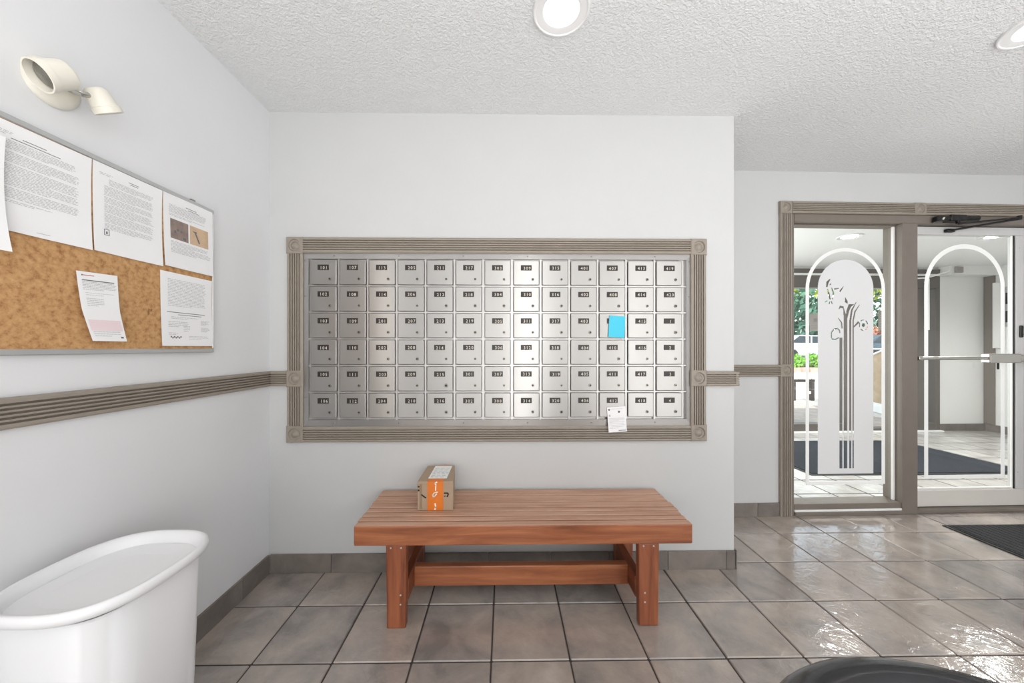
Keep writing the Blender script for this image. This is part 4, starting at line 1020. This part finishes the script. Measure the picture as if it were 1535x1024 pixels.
for x, y, h, r, a, b, lb in [(19.6, 24, 6.5, 2.2, 'leaf_teal', 'leaf_yellow', 'blue green tree with a yellow top above the silver car'), (24.2, 25.5, 6, 2.3, 'leaf_teal', 'leaf_mid', 'blue green tree standing behind the frosted glass panel'), (28.6, 25, 7, 2.4, 'leaf_teal', 'leaf_yellow', 'tall yellow topped tree at the right, above the large window notice'), (15.2, 26, 6, 2.1, 'leaf_mid', 'leaf_mid', 'plain mid green tree at the far left beyond the road'), (23.0, 30.5, 9, 2.6, 'leaf_mid', 'leaf_teal', 'tallest dark tree at the back, between the nearer trees'), (33.4, 28, 7, 2.4, 'leaf_mid', 'leaf_yellow', 'mid green tree with a yellow top farthest right beyond the road')]:
    tree(x, y, .5, h, r, a, b, lb, low=.12)
sh = thing('russet_shrub', 'russet leaved shrub behind the parked blue car', 'shrub', (24.4, 22.6, .5))
leaves(blob((24.4, 22.6, 1.6), (1.6, .8, 1.2), 700, .4), .16).build('foliage', M['leaf_red'], sh); m = MB(); m.tube([(24.4, 22.6, .5), (24.4, 22.6, 1.5)], .06, 8); m.build('stem', M['bark'], sh)
M['car_glass'] = mat('car_window_glass', srgb(44, 56, 64), .08, var=.05)
M['tyre'] = mat('tyre_rubber', srgb(28, 28, 30), .8, var=.1)
def car(x, y, z, col, label):
    t = thing('car', label, 'car', (x, y, z)); L = 4.3
    body = [(-2.1, .28), (2.1, .28), (2.15, .55), (2.05, .78), (1.25, .92), (-1.35, .95), (-2.0, .92), (-2.15, .6)]
    m = MB(); m.prism([(x + a, z + b) for a, b in body], 1, y - .85, y + .85); m.build('body', col, t)
    cab = [(1.15, .93), (.45, 1.40), (-.95, 1.42), (-1.65, .96)]
    m = MB(); m.prism([(x + a, z + b) for a, b in cab], 1, y - .74, y + .74); m.build('cabin', col, t)
    for a, b in (([(.95, .97), (.42, 1.33), (-.15, 1.35), (-.15, .97)]), ([(-.25, .97), (-.25, 1.35), (-.9, 1.36), (-1.4, .98)])), : pass
    for pl in ([(.95, .97), (.42, 1.33), (-.15, 1.35), (-.15, .97)], [(-.25, .97), (-.25, 1.35), (-.9, 1.36), (-1.4, .98)]):
        for yy in (y - .752, y + .742): m = MB(); m.prism([(x + a, z + b) for a, b in pl], 1, yy, yy + .01); m.build('side_window', M['car_glass'], t)
    m = MB(); m.add([(x + 1.16, y - .66, z + .95), (x + 1.16, y + .66, z + .95), (x + .50, y + .62, z + 1.385), (x + .50, y - .62, z + 1.385)], [(0, 1, 2, 3)]); m.build('windscreen', M['car_glass'], t)
    m = MB(); m.box(x - 2.14, x + 2.14, y - .862, y - .851, z + .60, z + .66); m.build('side_moulding', M['white_ext'], t)
    for a in (-1.35, 1.35):
        for yy in (-.86, .66): m = MB(); m.lathe([(.2, 0), (.31, .01), (.31, .19), (.2, .2)], (x + a, y + yy, z + .31), (0, 1, 0), 20); m.build('wheel', M['tyre'], t)
car(17.6, 20.2, .5, mat('silver_car_paint', srgb(196, 200, 206), .25, .3, coat=.4), 'silver car parked beyond the clipped hedge')
car(22.0, 19.9, .5, mat('blue_car_paint', srgb(66, 84, 98), .25, .2, coat=.4), 'dark blue car parked beyond the tan garden wall')
sp = thing('patio_pole', 'slender white pole standing on the patio outside the glazing', 'pole', (7.62, 9.2, -.03))
m = MB(); m.tube([(7.62, 9.2, -.03), (7.62, 9.2, 2.0)], .014, 10); m.build('pole_tube', M['white_ext'], sp); m = MB(); m.lathe([(.06, 0), (.06, .012), (.02, .02)], (7.62, 9.2, -.03), (0, 0, 1), 16); m.build('pole_base', M['white_ext'], sp)
